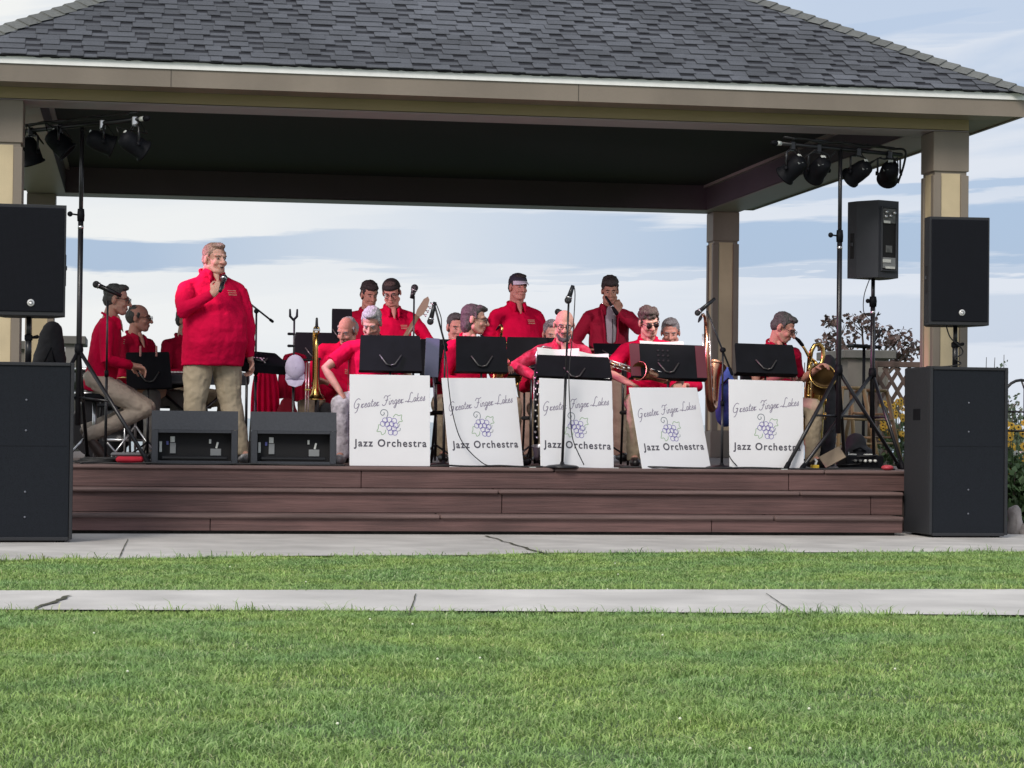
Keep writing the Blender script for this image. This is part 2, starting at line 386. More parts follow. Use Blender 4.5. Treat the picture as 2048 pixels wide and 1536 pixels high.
grass('lawn_grass', -7, 4, lambda X, Y: (Y < ys2(X) + .03 + wob(X, 1)) & infr(X, Y), yb, -6.5, 15500, .018, .042, .0042, True, M_grass, 1)
grass('lawn_grass', -8, 6.5, lambda X, Y: (Y < ye1(X) + .03 + wob(X, 2)) & (Y > ys1(X) - .02 + wob(X, 4)) & infr(X, Y), -7.2, -1.5, 10500, .018, .040, .0055, False, M_grass, 2)
# a few white clover heads and dark gaps in the lawn
b = MB(); 
for px, py in ((612, 1165), (460, 1135), (1215, 1180), (1230, 1128), (1236, 1150), (188, 1268), (825, 1250), (875, 1320), (1360, 1440), (1618, 1420), (675, 1450), (255, 1345), (1325, 1272), (1790, 1340), (1500, 1500), (960, 1318), (740, 1240)):
    p = ground(px, py, .03); b.ell((p.x, p.y, .034), (.0045, .0045, .004), None, 8, 6)
for px, py in ((1120, 1490), (300, 1400)): p = ground(px, py, .03)
tag(b.build('clover_blossoms', mat('clover', (.75, .78, .62), .8)), 'scattered white clover heads in the lawn', 'clover', kind='stuff')

# ================================================================== PAVILION
M_taupe = mat('taupe_paint', (0.215, 0.180, 0.145), 0.55, var=0.06, vscale=2.5, bump=0.1, bscale=40)
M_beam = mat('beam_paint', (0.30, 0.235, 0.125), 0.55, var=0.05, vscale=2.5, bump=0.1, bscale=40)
M_trim = mat('underside_trim', (0.30, 0.255, 0.26), 0.5, var=0.04)
M_cream = mat('cream_panel', (0.56, 0.46, 0.295), 0.65, var=0.05, vscale=5, bump=0.15, bscale=120)
M_white = mat('white_metal_edge', (0.80, 0.81, 0.80), 0.4, var=0.05, vscale=14)
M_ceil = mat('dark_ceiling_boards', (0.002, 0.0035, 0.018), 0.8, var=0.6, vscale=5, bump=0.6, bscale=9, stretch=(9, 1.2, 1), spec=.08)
M_sh = mat('shingle', (0.100, 0.107, 0.126), 0.92, var=0.12, vscale=55, bump=0.5, bscale=260, island=0.2)
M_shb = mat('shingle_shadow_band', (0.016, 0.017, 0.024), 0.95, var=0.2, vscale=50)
M_cap = mat('hip_cap_shingle', (0.135, 0.14, 0.135), 0.92, var=0.15, vscale=40, island=0.16, bump=.4, bscale=200)
M_deckr = mat('red_brown_stain', (0.118, 0.062, 0.058), 0.6, var=0.28, vscale=5, bump=0.3, bscale=14, stretch=(.35, 6, 10))
M_deckt = mat('deck_nosing', (0.13, 0.083, 0.076), 0.5, var=0.35, vscale=6, stretch=(.3, 5, 5), bump=.2, bscale=20)
M_deck = mat('deck_boards', (0.10, 0.075, 0.07), 0.6, var=0.3, vscale=4, stretch=(.3, 5, 5))
PX0, PX1, PY0, PY1, PW = -4.18, 3.92, 0.25, 7.55, 0.31
BB, BT, ZC = 3.37, 3.66, 3.70
EX0, EX1, EY0, EY1, EZ = PX0 - .35, PX1 + .35, PY0 - .35, PY1 + .66, 3.65
pav = thing('pavilion', 'open bandstand pavilion with grey shingled hip roof over taupe and cream square posts', 'pavilion')
for (x, y) in ((PX0, PY0), (PX1 - PW, PY0), (PX0, PY1), (PX1 - PW, PY1)):
    c = (x + PW / 2, y + PW / 2); b = MB(); b.box((c[0], c[1], (DECK + BB) / 2 + .001), (PW - .03, PW - .03, BB - DECK - .002))
    for sx in (-1, 1):
        for sy in (-1, 1): b.box((c[0] + sx * (PW / 2 - .034), c[1] + sy * (PW / 2 - .034), (DECK + BB) / 2 - .18), (.068, .068, BB - DECK - .38), bev=.004)
    b.box((c[0], c[1], BB - .17), (PW + .002, PW + .002, .335), bev=.004); b.box((c[0], c[1], DECK + .15), (PW + .03, PW + .03, .3), bev=.006)
    post = b.build('post', M_taupe, pav)
    for k, (dx, dy) in enumerate(((0, -1), (0, 1), (1, 0), (-1, 0))):
        w = PW - .145; t = .006; o = PW / 2 - .0165
        d = (w, t, BB - DECK - .67) if dx == 0 else (t, w, BB - DECK - .67)
        MB().box((c[0] + dx * o, c[1] + dy * o, (DECK + BB) / 2 - .02), d).build('panel', M_cream, post)
bw = .42
M_beamr = mat('inner_beam_shaded', (0.085, 0.064, 0.085), 0.6, var=0.06, vscale=2.5)  # taupe beams under the roof: their purple-dark shade is painted into this colour
def beam(name, x0, x1, y0, y1, mm=M_beam):
    b = MB(); b.box(((x0 + x1) / 2, (y0 + y1) / 2, (BB + BT + .012) / 2), (x1 - x0, y1 - y0, BT - BB - .012)); bm = b.build(name, mm, pav)
    b = MB(); b.box(((x0 + x1) / 2, (y0 + y1) / 2, BB + .003), (x1 - x0 - .004, y1 - y0 - .004, .006)); b.build('underside_board', M_trim, bm); return bm
beam('front_beam', PX0 + .002, PX1 - .002, PY0 + .002, PY0 + bw)
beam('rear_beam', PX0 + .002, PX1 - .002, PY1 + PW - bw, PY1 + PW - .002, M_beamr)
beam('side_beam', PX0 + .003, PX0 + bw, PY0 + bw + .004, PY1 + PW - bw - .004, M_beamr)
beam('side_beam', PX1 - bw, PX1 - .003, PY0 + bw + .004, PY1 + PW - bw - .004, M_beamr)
for x in (PX0 + bw + .02, PX1 - bw - .02): MB().box((x, (PY0 + PY1 + PW) / 2, ZC - .05), (.04, PY1 + PW - PY0 - 2 * bw - .01, .05)).build('cornice_strip', M_trim, pav)
cx0, cx1, cy0, cy1 = PX0 + .1, PX1 - .1, PY0 + .1, PY1 + PW - .1
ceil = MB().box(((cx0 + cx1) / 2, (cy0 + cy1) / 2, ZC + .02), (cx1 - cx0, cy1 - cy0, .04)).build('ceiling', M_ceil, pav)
for px, py in ((455, 252), (872, 266), (1260, 276), (432, 306), (800, 318), (1180, 326)):
    d = ray(px, py); p = CAM + d * ((ZC - CAM.z) / d.z)
    dl = MB().torus((p.x, p.y, ZC - .002), .085, .012, None, 28, 8).build('downlight_ring', mat('downlight_trim', (.10, .09, .085), .4), ceil)
    MB().lathe([(.0, ZC - .001), (.075, ZC - .001), (.075, ZC - .006), (0, ZC - .006)], 24, Matrix.Translation((p.x, p.y, 0))).build('downlight_lens', mat('downlight_lens', (.01, .01, .01), .3), ceil)
# eaves: fascia, white metal edge, soffit
def frame4(name, m, x0, x1, y0, y1, z0, z1, t, parent):
    b = MB(); zc = (z0 + z1) / 2; h = z1 - z0
    b.box(((x0 + x1) / 2, y0 + t / 2, zc), (x1 - x0, t, h)); b.box(((x0 + x1) / 2, y1 - t / 2, zc), (x1 - x0, t, h))
    b.box((x0 + t / 2, (y0 + y1) / 2, zc), (t, y1 - y0 - 2 * t - .002, h)); b.box((x1 - t / 2, (y0 + y1) / 2, zc), (t, y1 - y0 - 2 * t - .002, h)); return b.build(name, m, parent)
frame4('fascia', M_taupe, EX0, EX1, EY0, EY1, EZ - .19, EZ - .052, .03, pav)
# the thin metal edge has a slightly ragged upper line where shingles sag over it
b = MB(); n = 220; vs = []
for i in range(n + 1):
    x = EX0 - .012 + (EX1 - EX0 + .024) * i / n; zt = EZ + .004 - (random.random() ** 3) * .016
    vs += [(x, EY0 - .014, EZ - .052), (x, EY0 - .014, zt)]
b.add(vs, [(2 * i, 2 * i + 2, 2 * i + 3, 2 * i + 1) for i in range(n)])
b.box(((EX0 + EX1) / 2, EY0 + .004, EZ - .026), (EX1 - EX0 + .02, .03, .05)); b.box((EX0 - .002, (EY0 + EY1) / 2, EZ - .026), (.02, EY1 - EY0 - .06, .05)); b.box((EX1 + .002, (EY0 + EY1) / 2, EZ - .026), (.02, EY1 - EY0 - .06, .05))
b.build('metal_drip_edge', M_white, pav)
b = MB(); sz = EZ - .175; i0 = .006
b.box(((EX0 + EX1) / 2, (EY0 + .03 + PY0) / 2, sz), (EX1 - EX0 - .07, PY0 - EY0 - .034, .012))
b.box(((EX0 + EX1) / 2, (EY1 - .03 + PY1 + PW) / 2, sz), (EX1 - EX0 - .07, EY1 - PY1 - PW - .034, .012))
b.box(((EX0 + .03 + PX0) / 2, (PY0 + PY1 + PW) / 2, sz), (PX0 - EX0 - .034, PY1 + PW - PY0 - .01, .012))
b.box(((EX1 - .03 + PX1) / 2, (PY0 + PY1 + PW) / 2, sz), (EX1 - PX1 - .034, PY1 + PW - PY0 - .01, .012))
b.build('soffit', M_taupe, pav)
for px_ in (342, 1157): MB().box((xat(px_, EY0, 3.5), EY0 - .0005, EZ - .121), (.006, .003, .134)).build('fascia_joint', mat('joint_line', (.07, .06, .05), .8), pav)
b = MB()
for k in range(52): b.box((cx0 + .1 + k * .152, (cy0 + cy1) / 2, ZC - .001), (.012, cy1 - cy0 - .7, .006))
b.build('board_joints', mat('ceiling_joint', (.012, .012, .018), .5), ceil)
# roof
PT = .566; ex0, ex1, ey0, ey1 = EX0 - .03, EX1 + .03, EY0 - .045, EY1 + .03
S = (ey1 - ey0) / 2; L = (ex1 - ex0)
def stain(m, scale, lo, hi, dist=(.42, .62), stretch=None):
    nt = m.node_tree; ns = nt.nodes; bs = ns['Principled BSDF']; src = bs.inputs['Base Color'].links[0].from_socket; t = ns.new('ShaderNodeTexCoord'); mp = ns.new('ShaderNodeMapping'); nt.links.new(t.outputs['Object'], mp.inputs[0])
    if stretch: mp.inputs['Scale'].default_value = stretch
    z = ns.new('ShaderNodeTexNoise'); z.inputs['Scale'].default_value = scale; z.inputs['Detail'].default_value = 6; nt.links.new(mp.outputs[0], z.inputs['Vector']); r = ns.new('ShaderNodeMapRange'); r.inputs[1].default_value, r.inputs[2].default_value = dist; r.inputs[3].default_value, r.inputs[4].default_value = lo, hi; nt.links.new(z.outputs['Fac'], r.inputs[0])
    v_ = ns.new('ShaderNodeVectorMath'); v_.operation = 'SCALE'; nt.links.new(src, v_.inputs[0]); nt.links.new(r.outputs[0], v_.inputs['Scale']); nt.links.new(v_.outputs[0], bs.inputs['Base Color'])
stain(M_sh, .8, .72, 1.04); stain(M_conc, .9, .86, 1.05); stain(M_conc2, 1.3, .88, 1.04); stain(M_taupe, 1.1, .84, 1.05, stretch=(1, 1, .3)); stain(M_cream, 1.5, .88, 1.04); stain(M_deckr, 1.4, .8, 1.15, stretch=(1, 1, 3))
roof = thing('roof', None, None); roof.parent = pav
b = MB(); e = EZ + .006 
b.add([(ex0, ey0, e), (ex1, ey0, e), (ex1, ey1, e), (ex0, ey1, e), (ex0 + S, ey0 + S, e + S * PT), (ex1 - S, ey0 + S, e + S * PT)],
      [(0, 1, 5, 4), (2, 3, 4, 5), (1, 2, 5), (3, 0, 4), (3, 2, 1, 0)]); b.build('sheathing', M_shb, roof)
def slope_shingles(o, du, dv, width, seed):
    """o = eave start corner, du along the eave, dv plan direction up the slope; rows clipped at both hips"""
    r = random.Random(seed); base = MB(); band = MB(); tabs = MB(); ex = .118; cs = 1 / math.sqrt(1 + PT * PT); st = ex * cs; nrow = int(S / st)
    up = Vector((dv.x, dv.y, PT)).normalized(); nrm = Vector((-dv.x * PT, -dv.y * PT, 1)).normalized()
    def P(uu, s, h): return o + du * uu + Vector((dv.x * s, dv.y * s, PT * s)) + nrm * h
    def piece(mb, a, b_, s0, s1, h0, h1):
        a0, a1 = max(a, s0), max(a, s1); b0, b1 = min(b_, width - s0), min(b_, width - s1)
        if b0 <= a0 or b1 <= a1: return
        q = [P(a0, s0, h0), P(b0, s0, h0), P(b1, s1, h1), P(a1, s1, h1)]; lo = [P(a0, s0, h0 - .007), P(b0, s0, h0 - .007)]
        mb.add(q + lo, [(0, 1, 2, 3), (4, 5, 1, 0)])
    for k in range(nrow + 1):
        s0 = k * st; s1 = min(s0 + st, S - .002); w0, w1 = s0, width - s0
        if s1 <= s0: continue
        u0 = w0 - r.uniform(0, .3)
        while u0 < w1:
            wa = r.choice((.10, .13, .16, .19, .22)) * r.uniform(.9, 1.1); piece(tabs, u0, u0 + wa, s0, s1, .017, .009); u0 += wa + .0015
            wb = r.choice((.09, .12, .15, .18)) * r.uniform(.9, 1.1)
            piece(tabs, u0, u0 + wb, s0, s0 + st * (.60 if r.random() < .8 else 1), .0105, .0065)
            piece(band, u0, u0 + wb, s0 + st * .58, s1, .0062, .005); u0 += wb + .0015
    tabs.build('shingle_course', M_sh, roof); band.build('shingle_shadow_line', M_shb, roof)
c0 = Vector((ex0, ey0, e)); c1 = Vector((ex1, ey0, e)); c2 = Vector((ex1, ey1, e)); c3 = Vector((ex0, ey1, e))
slope_shingles(c0, Vector((1, 0, 0)), Vector((0, 1, 0)), L, 1); slope_shingles(c1, Vector((0, 1, 0)), Vector((-1, 0, 0)), ey1 - ey0, 2)
slope_shingles(c3, Vector((0, -1, 0)), Vector((1, 0, 0)), ey1 - ey0, 4)
# hip and ridge caps: overlapping folded pieces
def caps(a, b_, nl, nr):
    m = MB(); d = (b_ - a); n = int(d.length / .135); d.normalize()
    for i in range(n):
        p = a + d * (i * .135); q = p + d * .16; h0, h1 = .036, .022
        tl = (nl.cross(d)).normalized(); trr = (d.cross(nr)).normalized()
        vs = [p + Vector((0, 0, h0)), q + Vector((0, 0, h1)), p + tl * .135 + nl * (h0 - .012), q + tl * .135 + nl * (h1 - .012), p + trr * .135 + nr * (h0 - .012), q + trr * .135 + nr * (h1 - .012),
              p + tl * .135 + nl * .004, p + trr * .135 + nr * .004, p + Vector((0, 0, .01))]
        m.add(vs, [(0, 1, 3, 2), (0, 4, 5, 1), (0, 2, 6, 8), (0, 8, 7, 4)])
    return m
nF = Vector((0, -PT, 1)).normalized(); nB = Vector((0, PT, 1)).normalized(); nR = Vector((PT, 0, 1)).normalized(); nL = Vector((-PT, 0, 1)).normalized()
rA = Vector((ex0 + S, ey0 + S, e + S * PT)); rB = Vector((ex1 - S, ey0 + S, e + S * PT))
for a, b_, x, y in ((c0, rA, nL, nF), (c1, rB, nF, nR), (c3, rA, nB, nL), (c2, rB, nR, nB)): caps(a, b_, x, y).build('hip_cap', M_cap, roof)
caps(rA, rB, nB, nF).build('ridge_cap', M_cap, roof)
# ================================================================== STAGE DECK
deck = thing('stage_deck', 'low red brown stained wooden stage with three wide steps', 'stage')
DX0, DX1, DY1 = -4.30, 4.02, 8.15
b = MB(); y = .035; 
while y < DY1: b.box(((DX0 + DX1) / 2, y + .068, DECK - .019), (DX1 - DX0, .134, .038), bev=.003); y += .14
b.build('floor_board', M_deck, deck)
for k, (z1, z0, y) in enumerate(((DECK, .35, 0.0), (.35, .165, -.30), (.165, .035, -.60))):
    if k: DX1 = xat(1806, y, z1 - .05)
    b = MB(); x = DX0; cuts = [DX0, [-1.2, -.12, -2.4][k], [2.3, 2.9, 1.5][k], DX1]
    for i in range(3): b.box(((cuts[i] + cuts[i + 1]) / 2, y + .02, (z0 + z1 - .03) / 2), (cuts[i + 1] - cuts[i] - .006, .03, z1 - .034 - z0), bev=.002)
    b.build('riser_board', M_deckr, deck)
    b = MB(); w = .30 if k else .10
    for i in range(3):
        cc = [DX0, 0.35 - k * .5, 2.6 - .3 * k, DX1]
        b.box(((cc[i] + cc[i + 1]) / 2, y - .028 + (w + .02) / 2, z1 - .017), (cc[i + 1] - cc[i] - .003, w + (.0 if k == 0 else .022), .034), bev=.011)
    b.build('tread_nosing', M_deckt, deck)
b = MB(); b.box(((DX0 + DX1) / 2, -.52, .055), (DX1 - DX0 - .1, .05, .10)); b.build('base_plinth', mat('dark_base', (.03, .028, .025), .9, var=.4, vscale=20), deck)
DX1 = 4.02
MB().box(((DX0 + DX1) / 2, .09 + (DY1) / 2, .23), (DX1 - DX0 - .1, DY1 - .1, .46)).build('frame', mat('deck_frame', (.05, .035, .03), .8), deck)
# ================================================================== PEOPLE
def bake(o, mods):
    """apply a list of (type, settings) modifiers for good"""
    for t, kw in mods:
        m = o.modifiers.new(t.lower(), t)
        for k, v in kw.items(): setattr(m, k, v)
    dg = bpy.context.evaluated_depsgraph_get(); me = bpy.data.meshes.new_from_object(o.evaluated_get(dg), depsgraph=dg)
    mt = [m for m in o.data.materials]; o.modifiers.clear(); old = o.data; o.data = me
    if not len(me.materials):
        for m in mt: me.materials.append(m)
    nm = old.name; bpy.data.meshes.remove(old); me.name = nm
    me.polygons.foreach_set('use_smooth', [True] * len(me.polygons)); return o
TEX = {}
def ctex(kind, size, depth=2):
    k = (kind, size)
    if k not in TEX:
        t = bpy.data.textures.new('folds', kind); t.noise_scale = size
        if kind == 'CLOUDS': t.noise_depth = depth
        TEX[k] = t
    return TEX[k]
def skinmesh(mb, name, m, parent, vox, sm=3, folds=None):
    o = mb.build(name, m, parent)
    mods = [('REMESH', dict(mode='VOXEL', voxel_size=vox, use_smooth_shade=True)), ('SMOOTH', dict(factor=.5, iterations=sm))]
    for f in (folds or []):
        mods.append(('DISPLACE', dict(texture=ctex('CLOUDS', f[1]), strength=f[0], mid_level=.5, texture_coords='LOCAL')))
    return bake(o, mods)
SK = lambda n, c: mat('skin_' + n, c, 0.6, var=0.10, vscale=14, spec=.22)
M_skinA = SK('fair', (0.52, 0.30, 0.235)); M_skinB = SK('ruddy', (0.48, 0.24, 0.19)); M_skinC = SK('tan', (0.36, 0.20, 0.145))
for _m in (M_skinA, M_skinB, M_skinC): _b = _m.node_tree.nodes['Principled BSDF']; _b.inputs['Subsurface Weight'].default_value = .2; _b.inputs['Subsurface Radius'].default_value = (.02, .008, .005); _b.inputs['Subsurface Scale'].default_value = 1.0
M_red = mat('red_shirt', (0.56, 0.002, 0.046), 0.85, var=0.22, vscale=5, bump=0.5, bscale=26, spec=.12)
M_redd = mat('dark_red_shirt', (0.33, 0.003, 0.028), 0.85, spec=.12, var=0.18, vscale=5, bump=0.5, bscale=24)
M_redj = mat('crimson_jacket', (0.27, 0.005, 0.028), 0.75, spec=.2, var=0.2, vscale=6, bump=0.5, bscale=20)
M_khaki = mat('khaki_cloth', (0.33, 0.27, 0.19), 0.85, var=0.10, vscale=6, bump=0.5, bscale=22)
M_khakil = mat('light_khaki_cloth', (0.42, 0.35, 0.29), 0.85, var=0.10, vscale=6, bump=0.5, bscale=22)
M_black_c = mat('black_cloth', (0.012, 0.012, 0.016), 0.85, var=0.2)
M_brownshoe = mat('brown_leather', (0.06, 0.04, 0.035), 0.5, var=.2)
M_blackshoe = mat('black_leather', (0.010, 0.010, 0.012), 0.4)
M_greyshoe = mat('grey_trainer', (0.45, 0.44, 0.43), 0.7, var=.3, vscale=30)
HM = lambda n, c, v=.35: mat('hair_' + n, c, 0.65, var=v, vscale=38, bump=1.0, bscale=110, stretch=(2.5, 1, 1))
M_hwhite = HM('white', (0.34, 0.33, 0.33)); M_hgrey = HM('grey', (0.22, 0.215, 0.22)); M_hdark = HM('dark', (0.022, 0.018, 0.018)); M_hbrown = HM('brown', (0.07, 0.05, 0.042))
M_hdgrey = HM('dark_grey', (0.065, 0.066, 0.064)); M_hsandy = HM('sandy', (0.33, 0.22, 0.17))
M_eyew = mat('eye_white', (0.30, 0.25, 0.23), .3); M_iris = mat('iris', (0.03, 0.02, 0.015), .2); M_lip = mat('lips', (0.33, 0.12, 0.10), .5); M_mouth = mat('mouth_dark', (0.05, 0.012, 0.012), .6)
M_frame = mat('glasses_frame', (0.012, 0.010, 0.012), .3); M_lensd = mat('dark_lens', (0.02, 0.006, 0.008), .12)
M_gold_t = mat('gold_thread', (0.45, 0.33, 0.22), .6)
def ik(S, W, l1, l2, pole):
    S, W, pole = Vector(S), Vector(W), Vector(pole); d = W - S; D = min(d.length, (l1 + l2) * .995); d.normalize(); W = S + d * D
    a = (l1 * l1 - l2 * l2 + D * D) / (2 * D); h = math.sqrt(max(0, l1 * l1 - a * a)); p = pole - d * pole.dot(d)
    p = p.normalized() if p.length > 1e-5 else d.orthogonal().normalized(); return S + d * a + p * h, W
def hand(mb, W, d, nrm, side, curl=.5, spread=.25, k=1.0):
    """palm, four unequal fingers bending at two knuckles, and a thumb from the side of the palm"""
    d = Vector(d).normalized(); n = Vector(nrm); n = (n - d * n.dot(d)).normalized(); s = d.cross(n) * side
    for o, r1, r2 in ((-.026, .018, .014), (-.009, .020, .0155), (.009, .020, .0155), (.026, .018, .014)):
        mb.tube([W - d * .01 + s * o * .55 * k, W + d * .085 * k + s * o * k], [r1 * k, r2 * k], 8, rnd=True)
    for j, (o, ln) in enumerate(((.030, .88), (.0105, 1.0), (-.0105, .94), (-.030, .74))):
        p = W + d * .082 * k + s * o * k; pts = [p]; a = .0; c = curl * (1 + .12 * (j - 1.5))
        for seg, bend in ((.040, .75), (.027, .95), (.021, .55)):
            a += bend * c * 1.35; dd = (d * math.cos(a) + n * math.sin(a) + s * o * spread * 8).normalized(); p = p + dd * seg * ln * k; pts.append(p)
        mb.tube(pts, [.0100 * k, .0095 * k, .0088 * k, .0075 * k], 7, rnd=True)
    b0 = W + d * .022 * k + s * .026 * k; b1 = b0 + (d * .6 + s * .75 + n * .35).normalized() * .042 * k; b2 = b1 + (d * .85 + s * .15 + n * (.3 + curl * .7)).normalized() * .034 * k
    b3 = b2 + (d * .8 - s * .15 * curl + n * (.3 + curl)).normalized() * .026 * k; mb.tube([b0, b1, b2, b3], [.016 * k, .0125 * k, .011 * k, .009 * k], 7, rnd=True)
PEOPLE = {}
def person(key, label, px, Y, rz=0, sit=True, s=1.0, seat=.46, lean=8, side=0, twist=0, head=(0, 0, 0), wl=None, wr=None, pl=None, pr=None, g=1.0, sleeve='long', shirt=None, pants=None,
           hair='short', hairm=None, skin=None, glasses=None, hat=None, beard=None, knees=None, ankles=None, toes=None, shoe=None, curl=(.55, .55), mouth=False, jacket=False, z0=DECK, untuck=.0, hn=None, emblem=True, group='musicians of the band', hairr=1.0, nl=None, nr=None, neck=0.0):
    X = xat(px, Y, 1.4); root = thing('person', label, 'person', (X, Y, z0), R(rz), group)
    skin = skin or M_skinA; shirt = shirt or M_red; pants = pants or M_khaki; hairm = hairm or M_hgrey; shoe = shoe or M_blackshoe
    V = Vector; P0 = V((0, 0, seat + .085)) if sit else V((0, 0, .955 * s)); T = RY(R(side)) @ RX(R(lean)) @ RZ(R(twist))
    q = lambda x, y, z: P0 + T @ (V((x, y, z)) * s)
    hips = [P0 + V((-.095 * s, 0, -.02)), P0 + V((.095 * s, 0, -.02))]
    if sit:
        kn = knees or [(-.17, -.43, seat + .06), (.17, -.43, seat + .06)]; an = ankles or [(-.17, -.40, .09), (.17, -.40, .09)]; to = toes or [(a[0] * 1.1, a[1] - .17, .03) for a in an]
    else:
        kn = knees or [(-.12 * s, -.03, .50 * s), (.12 * s, -.03, .50 * s)]; an = ankles or [(-.13 * s, .02, .09), (.13 * s, .02, .09)]; to = toes or [(a[0] * 1.2, a[1] - .17, .03) for a in an]
    kn = [V(k) for k in kn]; an = [V(k) for k in an]; to = [V(k) for k in to]
    sd_ = .462 - (g - 1) * .12 - .008
    sh = [q(-.183 * (1 + (g - 1) * .3), 0, sd_), q(.183 * (1 + (g - 1) * .3), 0, sd_)]
    wl = wl if wl is not None else ((-.13, -.36, .80) if sit else (-.27, -.04, .86 * s)); wr = wr if wr is not None else ((.13, -.36, .72) if sit else (.27, -.04, .86 * s))
    el, W0 = ik(sh[0], wl, .29 * s, .26 * s, pl or ((-.45, .3, -1) if sit else (-.6, .6, -.3))); er, W1 = ik(sh[1], wr, .29 * s, .26 * s, pr or ((.45, .3, -1) if sit else (.6, .6, -.3)))
    EL, WR = [el, er], [W0, W1]
    Hm = RZ(R(head[0])) @ RX(R(head[1])) @ RY(R(head[2])); SB = q(0, -.01 - neck * .3, .605 - neck); vr = random.Random(key + 'f'); hx, hz, hy = vr.uniform(.93, 1.06), vr.uniform(.95, 1.05), vr.uniform(.97, 1.05)
    h = lambda x, y, z: SB + Hm @ (V((x * hx, y * hy - .018, z * hz + .088)) * s)
    # ---- continuous skin
    b = MB()
    b.ell(h(0, .015, .035), (.077 * s, .096 * s, .087 * s), Hm); b.ell(h(0, -.028, -.028), (.062 * s, .066 * s, .088 * s), Hm); b.ell(h(0, -.058, -.093), (.040 * s, .034 * s, .028 * s), Hm)
    b.tube([h(0, -.088, .012), h(0, -.108, -.012), h(0, -.116, -.028)], [.010 * s, .012 * s, .0165 * s], 8, rnd=True)
    for e in (-1, 1):
        b.ell(h(e * .016, -.100, -.031), (.010 * s, .011 * s, .009 * s), Hm, 8, 6); b.tube([h(e * .012, -.084, .028), h(e * .045, -.072, .026)], [.013 * s, .011 * s], 8, rnd=True)
        b.ell(h(e * .036, -.066, -.030), (.026 * s, .025 * s, .024 * s), Hm, 10, 8); b.ell(h(e * .081, .012, -.008), (.011 * s, .021 * s, .033 * s), Hm, 8, 8)
        b.tube([h(e * .052, -.01, -.065), h(e * .028, -.055, -.096)], [.026 * s, .022 * s], 8, rnd=True)
    b.tube([h(-.022, -.085, -.058), h(0, -.094, -.056), h(.022, -.085, -.058)], .0085 * s, 8, rnd=True); b.tube([h(-.018, -.084, -.071), h(0, -.092, -.072), h(.018, -.084, -.071)], .0085 * s, 8, rnd=True)
    gk = 1 + (g - 1) * .6; b.tube([h(0, .022, -.05), q(0, .012, .52), q(0, .01, .47)], [.058 * s * gk, .060 * s * gk, .075 * s], 14, rnd=True)
    b.ell(q(0, 0, .33), (.155 * s * gk, .105 * s * gk, .17 * s), T); b.ell(q(0, 0, .12), (.14 * s * g, .10 * s * g, .16 * s), T); b.ell(P0, (.15 * s, .11 * s, .10 * s))
    b.tube([sh[0], q(0, .005, .47), sh[1]], [.052 * s, .07 * s, .052 * s], 12, rnd=True)
    for i in (0, 1):
        b.tube([sh[i], sh[i].lerp(EL[i], .5), EL[i], EL[i].lerp(WR[i], .3), WR[i]], [.052 * s, .045 * s, .036 * s, .037 * s, .025 * s], 12, rnd=True)
        dr = (WR[i] - EL[i]).normalized(); nn = (hn[i] if hn and hn[i] else (0, -.3, -1) if sit else ((1 if i == 0 else -1), -.2, 0))
        hand(b, WR[i], dr if not (nl if i == 0 else nr) else (nl if i == 0 else nr), nn, 1 if i == 0 else -1, curl[i], .25, s * .98)
        b.tube([hips[i], kn[i]], [.085 * s, .055 * s], 12, rnd=True); b.tube([kn[i], kn[i].lerp(an[i], .35), an[i]], [.052 * s, .052 * s, .034 * s], 12, rnd=True)
        b.tube([an[i], to[i] + V((0, 0, .01))], [.034, .025], 10, rnd=True)
    skinmesh(b, 'body', skin, root, .0056, 3)
    # ---- shirt
    b = MB(); th = .018 * s
    def loft(sec, mb=b, n=22):
        vs = []; 
        for t, cy, rx, ry in sec:
            for k in range(n):
                a = 2 * math.pi * k / n; vs.append(q(rx * math.cos(a), cy + ry * math.sin(a), t))
        m = len(sec); mb.add(vs, [(i * n + k, i * n + (k + 1) % n, (i + 1) * n + (k + 1) % n, (i + 1) * n + k) for i in range(m - 1) for k in range(n)] + [tuple(range(n - 1, -1, -1)), tuple((m - 1) * n + k for k in range(n))], True)
    bel = (g - 1) * .12
    loft([(-.10 - untuck, -.0, .168 * g, .128 * g), (-.02, -.01 - bel, .178 * g, .138 * g), (.08, -.015 - bel, .172 * g, .135 * g + bel * .3), (.18, -.012 - bel, .172 * g, .134 * g + bel * .3), (.30, -.005 - bel * .4, .180 * gk, .132 * gk), (.38, 0, .180 * gk, .125 * gk), (.44, .004, .150 * gk, .108), (.475, .008, .112 * gk, .088), (.515, .010, .080 * gk, .074 * gk)])
    b.tube([sh[0], q(0, .006, .468), sh[1]], [.062 * s, .082 * s, .062 * s], 12, rnd=True)
    # collar
    cr = [q(math.sin(a) * .074 * gk, .010 - math.cos(a) * .070 * gk, .535 - .028 * math.cos(a) * 1.0 - (.02 if abs(a) < .5 else 0)) for a in [math.pi * 2 * k / 18 for k in range(19)]]
    b.tube(cr, .013 * s, 8)
    for e in (-1, 1):
        b.tube([q(e * .072, -.030, .548), q(e * .050, -.075 * gk ** .5, .522), q(e * .052, -.104 * gk ** .5, .462)], [.012 * s, .020 * s, .013 * s], 8, rnd=True)
    for i in (0, 1):
        if sleeve == 'short':
            m_ = sh[i].lerp(EL[i], .72); b.tube([sh[i], sh[i].lerp(EL[i], .4), m_], [.068 * s, .064 * s, .068 * s], 14, rnd=False)
        else:
            fw = WR[i] + (EL[i] - WR[i]).normalized() * .015
            b.tube([sh[i], sh[i].lerp(EL[i], .5), EL[i], EL[i].lerp(fw, .5), fw], [.064 * s * gk ** .5, .063 * s * gk, .054 * s * gk, .048 * s, .036 * s], 14)
    skinmesh(b, 'shirt', shirt, root, .0085, 2, [(.016, .13), (.009, .05)])
